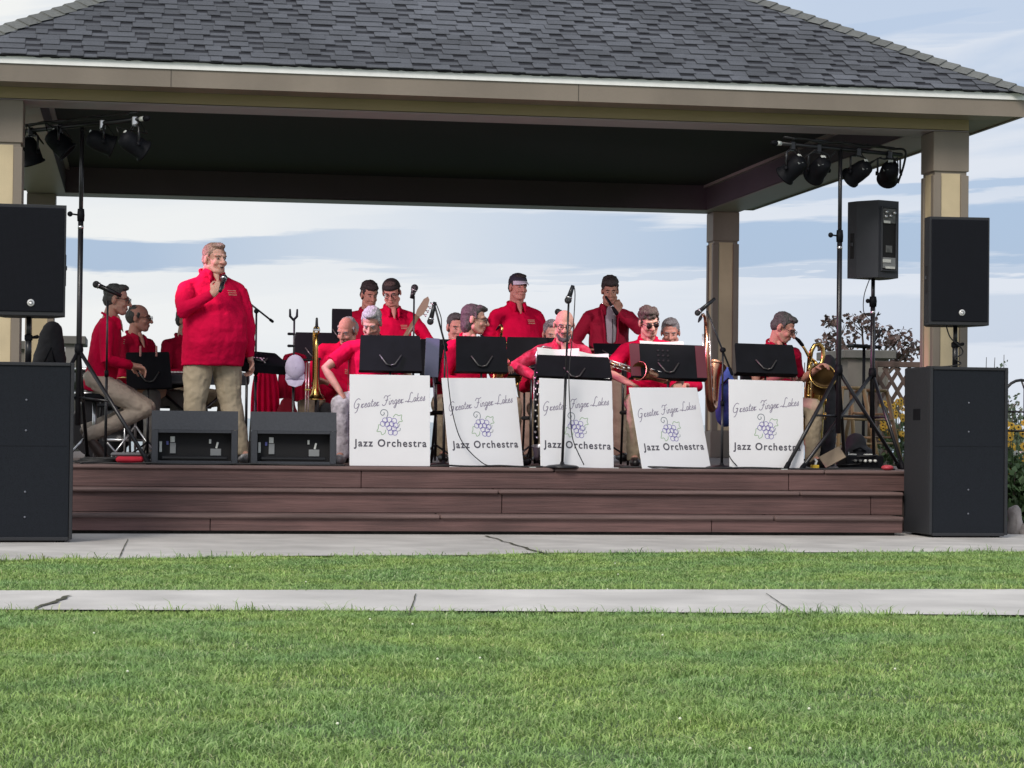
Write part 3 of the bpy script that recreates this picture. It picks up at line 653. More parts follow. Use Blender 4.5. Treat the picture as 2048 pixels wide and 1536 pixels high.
    # ---- trousers
    b = MB(); b.ell(P0 + V((0, .005, .01)), (.172 * s * g ** .7, .13 * s * g ** .7, .115 * s))
    for i in (0, 1):
        ft = an[i] + (kn[i] - an[i]).normalized() * -.035
        b.tube([hips[i], hips[i].lerp(kn[i], .5), kn[i]], [.102 * s * g ** .6, .092 * s * g ** .6, .074 * s * g ** .5], 14, rnd=True); b.tube([kn[i], kn[i].lerp(ft, .5), ft], [.073 * s * g ** .5, .069 * s * g ** .5, .062 * s * g ** .4], 14)
    skinmesh(b, 'trousers', pants, root, .0095, 2, [(.020, .10), (.010, .04)])
    for i in (0, 1):
        b = MB(); a, t = an[i], to[i]; f = (t - a); f.z = min(f.z, 0); fd = V((f.x, f.y, 0)).normalized() if V((f.x, f.y, 0)).length > .05 else V((0, -1, 0)); 
        fd = (t - a - V((0, 0, -.055))).normalized()
        up = V((0, 0, 1)); heel = a - fd * .05 + V((0, 0, -.045)); toe = heel + fd * .255
        b.tube([heel, heel.lerp(toe, .35), heel.lerp(toe, .7), toe], [.038, .044, .046, .034], 12, rnd=True); b.tube([a + V((0, 0, .01)), heel.lerp(toe, .22)], [.040, .044], 12, rnd=True)
        skinmesh(b, 'shoe', shoe, root, .008, 2)
    # ---- face
    for e in (-1, 1):
        ey = MB().ell(h(e * .031, -.083, .004), (.0125 * s, .009 * s, .0055 * s), Hm, 10, 8).build('eye', M_eyew, root)
        MB().ell(h(e * .031, -.0885, .003), (.0065 * s, .0055 * s, .0052 * s), Hm, 8, 6).build('iris', M_iris, ey)
        MB().tube([h(e * .014, -.092, .021), h(e * .032, -.091, .027), h(e * .050, -.078, .022)], [.0035 * s, .0045 * s, .003 * s], 6, rnd=True).build('eyebrow', hairm if hairm != M_hwhite else M_hgrey, root)
    if mouth: MB().ell(h(0, -.088, -.066), (.019 * s, .014 * s, .010 * s), Hm, 10, 8).build('open_mouth', M_mouth, root)
    else: MB().tube([h(-.021, -.090, -.0645), h(0, -.1, -.0645), h(.021, -.090, -.0645)], .0042 * s, 6, rnd=True).build('lips', M_lip, root)
    # ---- hair
    if hair and hair != 'bald':
        b = MB(); e2 = hairr
        if hair in ('short', 'curly', 'long', 'mop'):
            b.ell(h(0, .028, .052), (.084 * s * e2, .098 * s * e2, .082 * s * e2), Hm); b.ell(h(0, .052, -.005), (.079 * s, .070 * s, .070 * s), Hm)
            b.ell(h(0, -.035, .104), (.060 * s, .050 * s, .028 * s), Hm)
            for e in (-1, 1): b.tube([h(e * .072, -.018, .055), h(e * .078, -.020, .015)], [.014 * s, .007 * s], 8, rnd=True)
        if hair == 'long': b.ell(h(0, .05, -.05), (.085 * s, .062 * s, .085 * s), Hm); b.ell(h(.03, -.05, .10), (.05 * s, .045 * s, .028 * s), Hm)
        if hair == 'mop': b.ell(h(0, -.050, .085), (.070 * s, .050 * s, .038 * s), Hm); b.ell(h(0, .02, .085), (.082 * s, .09 * s, .065 * s), Hm)
        if hair == 'curly':
            rr = random.Random(5)
            for _ in range(34):
                a = rr.uniform(0, 6.28); t = rr.uniform(.0, 1.0); b.ell(h(math.cos(a) * .078 * math.sqrt(1 - t * t * .8), .015 + math.sin(a) * .088 * math.sqrt(1 - t * t * .8), .06 + t * .065), (.020, .020, .018), None, 8, 6)
        if hair == 'side':
            b.ell(h(0, .050, .012), (.083 * s, .078 * s, .078 * s), Hm); b.ell(h(0, .035, .075), (.066 * s, .07 * s, .045 * s), Hm)
            for e in (-1, 1): b.tube([h(e * .072, -.010, .04), h(e * .076, -.012, .0)], [.014 * s, .008 * s], 8, rnd=True)
        skinmesh(b, 'hair', hairm, root, .0055, 1, [(.012, .022)] + ([(.016, .03)] if hair in ('curly', 'mop') else []))
    if beard:
        b = MB(); b.tube([h(-.050, -.040, -.075), h(-.030, -.078, -.105), h(0, -.090, -.112), h(.030, -.078, -.105), h(.050, -.040, -.075)], [.014 * s, .020 * s, .022 * s, .020 * s, .014 * s], 10, rnd=True)
        b.tube([h(-.026, -.098, -.050), h(0, -.106, -.046), h(.026, -.098, -.050)], .0065 * s, 8, rnd=True); skinmesh(b, 'beard', beard, root, .005, 1, [(.008, .02)])
    if glasses:
        gl = MB()
        for e in (-1, 1):
            cc = h(e * .033, -.106, .003); gl.torus(cc, .0225 * s, .0026 * s, Hm @ RX(R(90)), 16, 6); gl.tube([h(e * .056, -.104, .008), h(e * .080, -.05, .010), h(e * .083, .01, .008)], .0026 * s, 6)
        gl.tube([h(-.011, -.107, .006), h(.011, -.107, .006)], .0026 * s, 6); go = gl.build('glasses', M_frame, root)
        if glasses == 'dark':
            for e in (-1, 1): MB().ell(h(e * .034, -.107, .001), (.024 * s, .005 * s, .018 * s), Hm, 14, 8).build('dark_lens', M_lensd, go)
    if hat:
        hm, bm, back = hat; b = MB(); n = 22; vs = []; rows = 7; sg = 1 if back else -1
        for i in range(rows):
            t = i / (rows - 1); r_ = math.cos(t * math.pi / 2 * .97)
            vs += [h(.088 * r_ * math.cos(2 * math.pi * k / n), .012 + .104 * r_ * math.sin(2 * math.pi * k / n), .050 + .088 * math.sin(t * math.pi / 2) + (.012 if t == 0 else 0) * math.sin(2 * math.pi * k / n) * -sg * 0) for k in range(n)]
        b.add(vs, [(i * n + k, i * n + (k + 1) % n, (i + 1) * n + (k + 1) % n, (i + 1) * n + k) for i in range(rows - 1) for k in range(n)] + [tuple((rows - 1) * n + k for k in range(n)), tuple(range(n - 1, -1, -1))], True)
        cap = b.build('cap', hm, root); b = MB(); vs = []
        for i in range(5):
            for j in range(9):
                a = (j / 8 - .5) * 2.2; rr_ = 1 + .62 * i / 4 * math.cos(a * .75); vs.append(h(.086 * math.sin(a) * (1 + .10 * i / 4), .012 + sg * .100 * math.cos(a) * rr_, .056 - .022 * i / 4 - .016 * abs(math.sin(a)) * i / 4))
        o2 = len(vs); vs += [v_ + Hm @ V((0, 0, .006)) for v_ in vs]; fs = [(i * 9 + j, i * 9 + j + 1, (i + 1) * 9 + j + 1, (i + 1) * 9 + j) for i in range(4) for j in range(8)]
        fs = fs + [tuple(x + o2 for x in reversed(f)) for f in fs] + [(36 + j, 37 + j, o2 + 37 + j, o2 + 36 + j) for j in range(8)]
        b.add(vs, fs, True); b.build('cap_brim', bm, cap)
    if not jacket: MB().tube([q(0, -.060 * gk ** .5, .545), q(0, -.092 * gk ** .5, .495), q(0, -.124 * gk ** .5, .440)], [.026 * s, .024 * s, .006 * s], 10, rnd=True, flat=(1, .6)).build('open_neck', skin, root)
    if jacket:   # open jacket: grey undershirt and zip band down the front
        b = MB(); pts = [q(0, -.150 * g, t) for t in (.02, .16, .30)] + [q(0, -.118, .42), q(0, -.088, .50)]
        b.tube(pts, [.034, .040, .050, .055, .045], 12, flat=(1, .35), rnd=True); b.build('undershirt', mat('grey_tee', (.30, .30, .32), .8, var=.1, bump=.4, bscale=40), root)
        MB().tube([p + V((.012, -.020, 0)) for p in pts[:4]], .005, 6).build('zip', mat('dark_zip', (.04, .04, .045), .4), root)
        for e in (-1, 1): MB().tube([p + V((e * (.046 + .01 * k), -.004, 0)) for k, p in enumerate(pts)], .012, 8, rnd=True).build('lapel', shirt, root)
    if emblem and not jacket:
        b = MB(); rr = random.Random(len(label))
        for r_ in range(3):
            for k in range(6): b.box(q(.062 + k * .011 + r_ * .004, -.140 * gk - bel * .35, .375 - r_ * .016), (.008, .006, .006), T)
        b.build('chest_emblem', M_gold_t, root)
    PEOPLE[key] = dict(root=root, wl=W0, wr=W1, h=h, q=q, rot=R(rz), loc=Vector((X, Y, z0)), Hm=Hm)
    return root
def W(key, p):   # person-local point to world
    P = PEOPLE[key]; return P['loc'] + RZ(P['rot']) @ Vector(p)
M_capw = mat('white_cap', (.55, .53, .62), .8, var=.1); M_capn = mat('navy_cap', (.018, .018, .035), .8); M_capk = mat('black_cap', (.016, .014, .014), .85, var=.2)
M_floral = mat('floral_sleeve', (0.42, 0.006, 0.04), 0.85, var=.3, vscale=30, col2=(.55, .07, .13), spec=.12, bump=.4, bscale=26)
M_lav = mat('pale_ripped_jeans', (.50, .46, .52), .9, var=.3, vscale=26, bump=.6, bscale=30)
G1 = 'musicians seated in the saxophone row'; G2 = 'musicians in the rows behind'; G3 = 'rhythm players at the left'
person('left', 'seated man in profile with glasses, legs tucked under his stool, at the far left', 198, 1.55, 84, seat=.60, lean=10, head=(-4, 8, 0), wl=(-.10, -.30, .80), wr=(.12, -.26, .82), pr=(.6, .6, -1), hairm=M_hdgrey, glasses='clear', g=.98,
       knees=[(-.10, -.40, .44), (.13, -.40, .46)], ankles=[(-.08, .05, .22), (.10, .10, .26)], toes=[(-.08, -.02, .08), (.10, .03, .10)], shoe=M_brownshoe, group=G3, sleeve='long', shirt=M_red, pants=M_khakil, s=1.0)
person('guitarist', 'balding man with glasses looking right, holding a brown guitar behind the black clipped music stand', 260, 2.9, 48, seat=.50, lean=6, head=(26, 4, 0), hair='side', hairm=M_hdgrey, glasses='clear', skin=M_skinB, wl=(-.02, -.28, .72), wr=(.26, -.34, .78), shirt=M_redd, pants=mat('grey_cloth', (.17, .16, .15), .85, var=.15), group=G3)
person('keyboardist', 'man in dark red shirt half hidden behind the standing speaker, playing the keyboard', 362, 3.2, 38, seat=.50, lean=4, head=(10, 6, 0), hair='short', hairm=M_hdgrey, skin=M_skinA, wl=(-.22, -.36, .78), wr=(.1, -.4, .78), shirt=M_redd, group=G3)
person('leader', 'heavy standing band leader with sandy white hair speaking into a hand held microphone', 424, .74, 17, sit=False, s=1.05, g=1.46, lean=-2, head=(16, 2, 0), wl=(-.11, -.33, 1.37), pl=(-1.0, .1, -.9), wr=(.335, -.02, .80), pr=(1, .4, -.2), hair='short', hairm=M_hsandy, hairr=1.0, neck=.062, skin=M_skinA, curl=(1.15, .5), hn=[(.6, .75, .1), None], nl=(.45, -.25, .72), mouth=True, untuck=.10,
       knees=[(-.15, -.03, .50), (.15, -.03, .50)], ankles=[(-.15, .0, .09), (.22, -.10, .10)], shoe=mat('black_white_trainer', (.02, .02, .022), .6, var=1, vscale=26, col2=(.7, .7, .72)), group='performers standing', shirt=M_red, pants=M_khaki)
person('trombonist', 'grey haired man leaning forward and looking down beside the upright trombone', 664, 2.45, -12, lean=18, side=18, head=(-26, 24, 6), hair='side', hairm=M_hwhite, skin=M_skinB, shirt=M_red, wl=(-.22, -.34, .62), wr=(.0, -.36, .70), group=G2, g=1.15)
person('saxman', 'silver haired man in short sleeves leaning on his knee beside the first band sign', 742, 1.05, -6, lean=20, side=1, head=(-14, 34, 4), hair='short', hairm=M_hwhite, skin=M_skinB, shirt=M_red, sleeve='short', wl=(-.250, -.40, .60), pl=(-1, .1, .2), wr=(.16, -.34, .72), pants=M_lav, shoe=M_greyshoe, knees=[(-.245, -.42, .50), (.16, -.45, .51)], ankles=[(-.235, -.36, .09), (.16, -.40, .09)], group=G1, curl=(.35, .6), hn=[(0, -.2, -1), None], g=1.1)
person('trumpeter', 'dark haired man standing at the back, half behind the bassist in the black beret cap', 731, 4.5, 6, sit=False, s=.985, lean=6, head=(10, 14, 0), hairm=M_hdark, hair='mop', skin=M_skinC, shirt=M_redd, group=G2, wl=(-.1, -.3, 1.1), wr=(.1, -.3, 1.1))
person('bassist', 'bass player in a dark beret cap standing at the back behind the first sign', 781, 3.85, 4, sit=False, s=.985, lean=7, head=(-18, 24, -4), hairm=M_hbrown, hair='short', hat=(M_capk, M_capk, True), glasses='clear', skin=M_skinB, shirt=M_red, wl=(-.06, -.28, .98), wr=(.26, -.30, 1.10), group=G2, g=1.15)
person('hornman', 'short haired man mostly hidden behind the grey haired woman and the second sign', 905, 2.65, 4, head=(4, 12, 0), hair='short', hairm=M_hdgrey, skin=M_skinB, group=G2, shirt=M_redd)
person('bobwoman', 'seated player with swept grey hair and glasses facing right behind the second sign', 932, 1.15, 30, head=(44, 8, 0), hair='long', hairm=M_hdgrey, glasses='clear', skin=M_skinA, group=G1, lean=5, wl=(-.20, -.30, .68), wr=(.14, -.36, .8))
person('capman', 'broad standing man in a white fronted dark cap and bright red polo shirt', 1032, 4.0, 8, sit=False, s=1.03, g=1.26, lean=0, head=(8, 4, 0), hairm=M_hdark, hair='short', hat=(M_capn, M_capw, False), skin=M_skinB, shirt=M_red, sleeve='long', group=G2, wl=(-.29, -.10, .9), wr=(.29, -.10, .9))
person('hiddenman', 'lavender grey haired player almost hidden behind the bald bearded man', 1096, 2.7, 0, lean=14, seat=.43, head=(0, 16, 0), hair='short', hairm=M_hgrey, group=G2, shirt=M_redd)
person('baldman', 'bald bearded man with round glasses and patterned sleeve behind the third sign', 1122, 1.1, -4, lean=13, head=(-4, 16, 3), hair='bald', glasses='clear', beard=M_hdgrey, skin=M_skinA, shirt=M_floral, wl=(-.255, -.40, .74), pl=(-1, .3, .0), wr=(.22, -.30, .74), group=G1, curl=(.9, .6), hn=[(.8, -.3, -.3), None], seat=.44)
person('singer', 'dark haired man in an open crimson jacket standing and holding a mouthpiece to his face', 1216, 3.9, -4, sit=False, s=1.02, lean=5, head=(-4, 16, 0), hair='mop', hairm=M_hdark, skin=M_skinC, shirt=M_redj, jacket=True, g=1.14, wl=(-.24, -.26, 1.05), wr=(.05, -.30, 1.46), pr=(1, .1, -.8), curl=(.5, .9), hn=[None, (-.3, .9, 0)], nr=(-.1, -.1, 1), group=G2)
person('curlyman', 'curly haired man with dark sunglasses and short red sleeves behind the fourth sign', 1296, 1.05, -4, lean=12, side=-2, head=(12, 22, -10), hair='curly', hairm=M_hbrown, glasses='dark', skin=M_skinA, shirt=M_red, sleeve='short', wl=(-.20, -.34, .70), pl=(-1, .1, -.2), wr=(.20, -.38, .70), group=G1, seat=.48, g=1.08)
person('greyback', 'grey haired player partly hidden behind the curly haired man in sunglasses', 1337, 2.55, -8, lean=14, head=(-6, 18, 0), hair='short', hairm=M_hgrey, skin=M_skinB, shirt=M_red, group=G2)
person('barimann', 'man with glasses in profile behind the fifth sign, reaching to a saxophone', 1544, 1.2, 14, lean=7, head=(42, 30, 0), hair='short', hairm=M_hdgrey, glasses='clear', skin=M_skinB, shirt=M_redd, sleeve='short', wr=(.36, -.16, .86), pr=(.6, .3, -1), wl=(-.1, -.34, .78), group=G1, g=1.08)
# ================================================================== EQUIPMENT
M_blk = mat('black_paint', (0.006, 0.0065, 0.009), 0.6, var=.2, spec=.12); M_blkm = mat('black_metal', (0.010, 0.010, 0.013), 0.35, var=.15, spec=.5)
M_box = mat('speaker_paint', (0.015, 0.0165, 0.021), 0.7, var=0.12, vscale=60, bump=0.35, bscale=260)
M_boxw = mat('wedge_paint', (0.040, 0.044, 0.054), 0.75, var=0.12, vscale=60, bump=0.35, bscale=260)
M_edge = mat('cabinet_edge', (0.030, 0.033, 0.042), 0.5, var=.1)
M_cav = mat('dark_cavity', (0.005, 0.005, 0.007), .8); M_silver = mat('silver', (0.62, 0.62, 0.64), .28, metal=.9, var=.1, vscale=40); M_plate = mat('pale_label', (.62, .64, .62), .5, var=.15, vscale=60)
M_gold = mat('brass', (0.62, 0.40, 0.13), .22, metal=1.0, var=.12, vscale=24); M_copper = mat('rose_brass', (0.56, 0.30, 0.19), .26, metal=1.0, var=.14, vscale=20)
M_paper = mat('paper', (.78, .77, .76), .8, var=.04); M_cable = mat('cable_rubber', (.012, .012, .013), .6)
M_wood = mat('pine_wood', (.42, .28, .14), .5, var=.22, vscale=5, stretch=(6, 6, .6)); M_boardw = mat('white_board', (.74, .735, .76), .55, var=.035, vscale=2.5)
def grille_mat(name, col):
    m = mat(name, col, .8, bump=.2, bscale=300, spec=.15); nt = m.node_tree; ns = nt.nodes; bs = ns['Principled BSDF']
    t = ns.new('ShaderNodeTexCoord'); vo = ns.new('ShaderNodeTexVoronoi'); vo.inputs['Scale'].default_value = 130; vo.inputs['Randomness'].default_value = 0.12
    nt.links.new(t.outputs['Object'], vo.inputs['Vector']); rp = ns.new('ShaderNodeValToRGB'); rp.color_ramp.elements[0].color = (*[c * .3 for c in col], 1); rp.color_ramp.elements[1].color = (*[c * 1.5 for c in col], 1)
    rp.color_ramp.elements[0].position = .3; rp.color_ramp.elements[1].position = .5
    nt.links.new(vo.outputs['Distance'], rp.inputs[0]); nt.links.new(rp.outputs[0], bs.inputs['Base Color']); return m
M_grille = grille_mat('grille_mesh', (0.007, 0.008, 0.012)); M_grille2 = grille_mat('sub_grille_mesh', (0.010, 0.012, 0.016))
V = Vector
def atz(px, py, z):
    d = ray(px, py); return CAM + d * ((z - CAM.z) / d.z)
# ---- stacked subwoofers on the apron
def subwoofer(label, loc, h, rz):
    w, d = .645, .60; t = thing('subwoofer', label, 'subwoofer', loc, R(rz), 'tall double subwoofers flanking the steps')
    b = MB(); b.box((0, d / 2 + .012, h / 2 + .01), (w, d - .024, h - .02), bev=.008)
    for x in (-w / 2 + .012, w / 2 - .012): b.box((x, -.004 + .012, h / 2 + .01), (.024, .034, h - .022), bev=.004)
    b.box((0, .008, h - .013), (w - .05, .034, .024), bev=.004); b.box((0, .008, .024), (w - .05, .034, .026), bev=.004); b.build('cabinet', M_box, t)
    g = MB().box((0, .010, h / 2 + .005), (w - .052, .014, h - .056), bev=.003).build('grille', M_grille2, t)
    MB().box((0, .0045, h * .535), (w - .09, .006, .010), bev=.002).build('crossbar', M_grille2, t)
    for zz in (.14, .28, .62, .79): MB().lathe([(0, 0), (.008, 0), (.006, .006), (0, .007)], 12, Matrix.Translation((.0, .003, h * zz)) @ Matrix.Rotation(R(90), 4, 'X')).build('grille_screw', mat('dull_screw', (.16, .17, .20), .5, metal=.4), t)
    b = MB()
    for sx in (-1, 1):
        for y in (.06, d - .08): b.box((sx * (w / 2 - .08), y, .006), (.06, .06, .012))
    b.build('feet', M_blk, t)
    b = MB()
    for sx in (-1, 1): b.box((sx * (w / 2 + .001), d * .5, h * .72), (.006, .16, .09), bev=.002)
    b.build('handle_plate', M_blk, t); return t
pR = ground(1858, 1075, .012); subR = subwoofer('tall dark subwoofer stack at the right end of the steps', (pR.x + .645 / 2, pR.y, .012), 1.345, 0)
pL = ground(141, 1085, .012); subL = subwoofer('tall dark subwoofer stack at the left end of the steps, cut by the photo edge', (pL.x - .645 / 2 + .01, pL.y, .012), 1.245, 2.4)
# ---- full range speakers
def speaker(label, loc, w, h, d, rz, badge=True, back=False, cat='loudspeaker'):
    t = thing('loudspeaker', label, cat, loc, R(rz), None); b = MB(); k = .62
    poly = [(-w / 2, 0), (w / 2, 0), (w / 2, d * .35), (w / 2 * k, d), (-w / 2 * k, d), (-w / 2, d * .35)]
    b.prism(poly, 0.0, h); b.box((0, -.006, h / 2), (w - .0, .014, h), bev=.004); b.build('cabinet', M_box if not back else M_edge, t)
    MB().box((0, -.016, h / 2 + .004), (w - .03, .012, h - .05), bev=.004).build('grille', M_grille, t)
    if badge:
        bd = MB().lathe([(0, 0), (.026, 0), (.024, .008), (0, .010)], 20, Matrix.Translation((.02, -.022, h * .115)) @ Matrix.Rotation(R(90), 4, 'X')).build('badge', mat('badge_silver', (.6, .6, .6), .35, metal=.3), t)
        MB().torus((.02, -.030, h * .115), .012, .003, RX(R(90)), 14, 6).build('badge_ring', M_edge, bd)
    for sx in (-1, 1):
        hp = MB(); x = sx * (w / 2 - .001); hp.box((x, d * .17, h * .42), (.010, .05, .22), bev=.003); hp.build('side_handle', M_cav, t)
        MB().box((sx * (w / 2 + .004), d * .17, h * .44), (.012, .03, .03), bev=.003).build('handle_bridge', M_edge, t)
    if back:
        bf = M_edge; wb = w * k; fr = MB()
        for x in (-wb * .36, wb * .36): fr.box((x, d + .006, h / 2), (.014, .02, h * .84), bev=.003)
        for z in (h * .09, h * .91): fr.box((0, d + .006, z), (wb * .70, .02, .014), bev=.003)
        fr.build('rear_frame', bf, t); MB().box((0, d + .002, h / 2), (wb * .68, .006, h * .8)).build('rear_recess', M_cav, t)
        p = MB().box((0, d + .007, h * .80), (wb * .62, .010, h * .19), bev=.002).build('control_plate', mat('grey_plate', (.10, .105, .105), .5, var=.3, vscale=30), t)
        for x, z in ((-.045, .84), (.0, .80), (.045, .85), (.05, .79)): MB().lathe([(0, 0), (.016, 0), (.012, .02), (0, .022)], 12, Matrix.Translation((x, d + .012, h * z)) @ Matrix.Rotation(R(-90), 4, 'X')).build('knob', M_silver, p)
        MB().box((.03, d + .015, h * .72), (.07, .006, .022)).build('sticker', M_plate, p)
        p = MB().box((0, d + .007, h * .19), (wb * .64, .010, h * .14), bev=.002).build('connector_plate', mat('pale_plate', (.22, .23, .24), .5, var=.3, vscale=30), t)
        MB().box((.03, d + .015, h * .215), (.09, .006, .028)).build('sticker', M_plate, p); MB().box((-.01, d + .015, h * .13), (.10, .006, .02)).build('sticker', M_plate, p)
        MB().box((0, d + .007, h * .37), (.07, .008, .06), bev=.002).build('vent_plate', mat('grey_plate', (.1, .1, .1)), t)
    return t
ptop = at(1913, 652, pR.y + .30); spR = speaker('large black loudspeaker with round badge on a pole above the right subwoofer', (ptop.x - .035, pR.y + .16, ptop.z), .49, .862, .40, -4)
ptl = at(58, 634, pL.y + .30); spL = speaker('large black loudspeaker on a pole above the left subwoofer', (ptl.x, pL.y + .10, ptl.z), .51, .775, .40, 2)
spL['group'] = spR['group'] = 'main loudspeakers on the subwoofer poles'
def sub_pole(label, x, y, z0, z1):
    t = thing('speaker_pole', label, 'pole', (x, y, z0)); MB().tube([(0, 0, 0), (0, 0, (z1 - z0) * .55)], .022, 14).build('lower_tube', M_blkm, t)
    MB().tube([(0, 0, (z1 - z0) * .5), (0, 0, z1 - z0)], .017, 14).build('upper_tube', M_blkm, t); MB().box((0, 0, (z1 - z0) * .55), (.055, .055, .05), bev=.01).build('collar', M_blk, t)
    MB().tube([(.02, 0, (z1 - z0) * .55), (.06, -.01, (z1 - z0) * .57)], [.008, .014], 8, rnd=True).build('knob', M_blk, t); return t
sub_pole('short pole joining right subwoofer and loudspeaker', ptop.x - .01, pR.y + .30, 1.357, ptop.z)
sub_pole('short pole joining left subwoofer and loudspeaker', ptl.x, pL.y + .28, 1.257, ptl.z)
def cable(label, pts, r=.0055, m=None, sub=6, name='cable'):
    P = [V(p) for p in pts]; out = []
    for i in range(len(P) - 1):
        p0, p1, p2, p3 = P[max(i - 1, 0)], P[i], P[i + 1], P[min(i + 2, len(P) - 1)]
        for k in range(sub):
            t = k / sub; out.append(.5 * ((2 * p1) + (p2 - p0) * t + (2 * p0 - 5 * p1 + 4 * p2 - p3) * t * t + (3 * p1 - p0 - 3 * p2 + p3) * t ** 3))
    out.append(P[-1]); o = MB().tube(out, r, 7).build(name, m or M_cable); return tag(o, label, 'cable')
q = V((ptop.x, pR.y + .28, 0))
cable('loose cable wound down the right speaker pole', [(q.x - .10, q.y, ptop.z + .02), (q.x - .07, q.y - .03, 1.60), (q.x + .02, q.y - .03, 1.52), (q.x + .035, q.y - .02, 1.47), (q.x - .03, q.y - .03, 1.43), (q.x + .02, q.y - .03, 1.39), (q.x - .10, q.y - .02, 1.366), (q.x - .22, q.y + .1, 1.366)])
# ---- floor monitors
def wedge(label, px0, px1, Y):
    a = xat(px0, Y, .7); c = xat(px1, Y, .7); w = c - a; t = thing('stage_monitor', label, 'stage monitor', ((a + c) / 2, Y, DECK), 0, 'floor monitors at the stage edge')
    hh, zt, D = .425, .275, .50; b = MB()
    b.add([(-w / 2, 0, zt), (w / 2, 0, zt), (w / 2 - .0, .035, hh), (-w / 2, .035, hh)], [(0, 1, 2, 3)])
    b.add([(-w / 2, .035, hh), (w / 2, .035, hh), (w / 2, .12, hh), (-w / 2, .12, hh)], [(0, 1, 2, 3)])
    for s_ in (-1, 1):
        x = s_ * w / 2; f = [(x, 0, .012), (x, D, .012), (x, D, .07), (x, .12, hh), (x, .035, hh), (x, 0, zt)]; b.add(f, [tuple(range(6)) if s_ > 0 else tuple(reversed(range(6)))])
        b.box((s_ * (w / 2 - .026), .010, .012 + (zt - .012) / 2), (.050, .02, zt - .014), bev=.003)
    b.box((0, .010, zt - .012), (w - .104, .02, .022)); b.box((0, .010, .022), (w - .104, .02, .020)); b.add([(-w / 2, D, .012), (w / 2, D, .012), (w / 2, D, .07), (-w / 2, D, .07)], [(1, 0, 3, 2)])
    b.build('cabinet', M_boxw, t)
    MB().add([(-w / 2 + .02, D, .07), (w / 2 - .02, D, .07), (w / 2 - .02, .12, hh), (-w / 2 + .02, .12, hh)], [(1, 0, 3, 2)]).build('grille', M_grille, t)
    r_ = MB(); iw = w - .10; r_.add([(-iw / 2, .10, .03), (iw / 2, .10, .03), (iw / 2, .10, zt - .02), (-iw / 2, .10, zt - .02), (-iw / 2, .02, .03), (iw / 2, .02, .03), (iw / 2, .02, zt - .02), (-iw / 2, .02, zt - .02)], [(0, 1, 2, 3), (4, 5, 1, 0), (1, 5, 6, 2), (3, 2, 6, 7), (4, 0, 3, 7)])
    rc = r_.build('rear_bay', M_cav, t)
    MB().box((0, .05, .055), (iw - .06, .03, .025), bev=.006).build('carry_bar', M_blkm, t)
    for nm, x, z, sx, sz, mm in (('label_plate', -iw / 2 + .022, .14, .020, .085, M_plate), ('cable_plug', -iw / 2 + .075, .17, .018, .03, mat('blue_plug', (.08, .09, .30), .5)), ('label_plate', -iw / 2 + .115, .20, .036, .045, M_plate), ('connector_plate', -iw / 2 + .118, .13, .046, .085, mat('pale_plate', (.22, .23, .24))), ('label_plate', iw / 2 - .165, .185, .017, .035, M_plate), ('connector_plate', iw / 2 - .12, .10, .085, .055, mat('pale_plate', (.22, .23, .24))), ('label_plate', iw / 2 - .11, .155, .016, .05, M_plate)):
        MB().box((x, .094, z), (sx, .010, sz), (0, R(14) if x > .1 and sz == .05 else 0, 0), bev=.002).build(nm, mm, t)
    b = MB()
    for sx in (-1, 1):
        for y in (.05, D - .05): b.box((sx * (w / 2 - .06), y, .007), (.05, .04, .012))
    b.build('feet', M_blk, t); return t
wedge('wedge floor monitor in front of the standing leader', 303, 476, .12); wedge('wedge floor monitor beside the first band sign', 502, 673, .12)
# ---- tripods
def tripod(t, hub, legs, m=M_blkm, r=.016, brace=True, foot=.02):
    for L_ in legs:
        L_ = V(L_); lg = MB().tube([V(hub), L_], r, 10).build('leg', m, t)
        MB().tube([L_ + (V(hub) - L_).normalized() * .05, L_], [r * 1.25, r * 1.35], 10, rnd=True).build('rubber_foot', M_blk, lg)
        if brace: MB().tube([V((hub[0], hub[1], hub[2] - .38)), V(hub).lerp(L_, .46)], r * .6, 8).build('brace', m, t)
def stand_base(px, Y): return V((xat(px, Y, 1.2), Y, DECK))
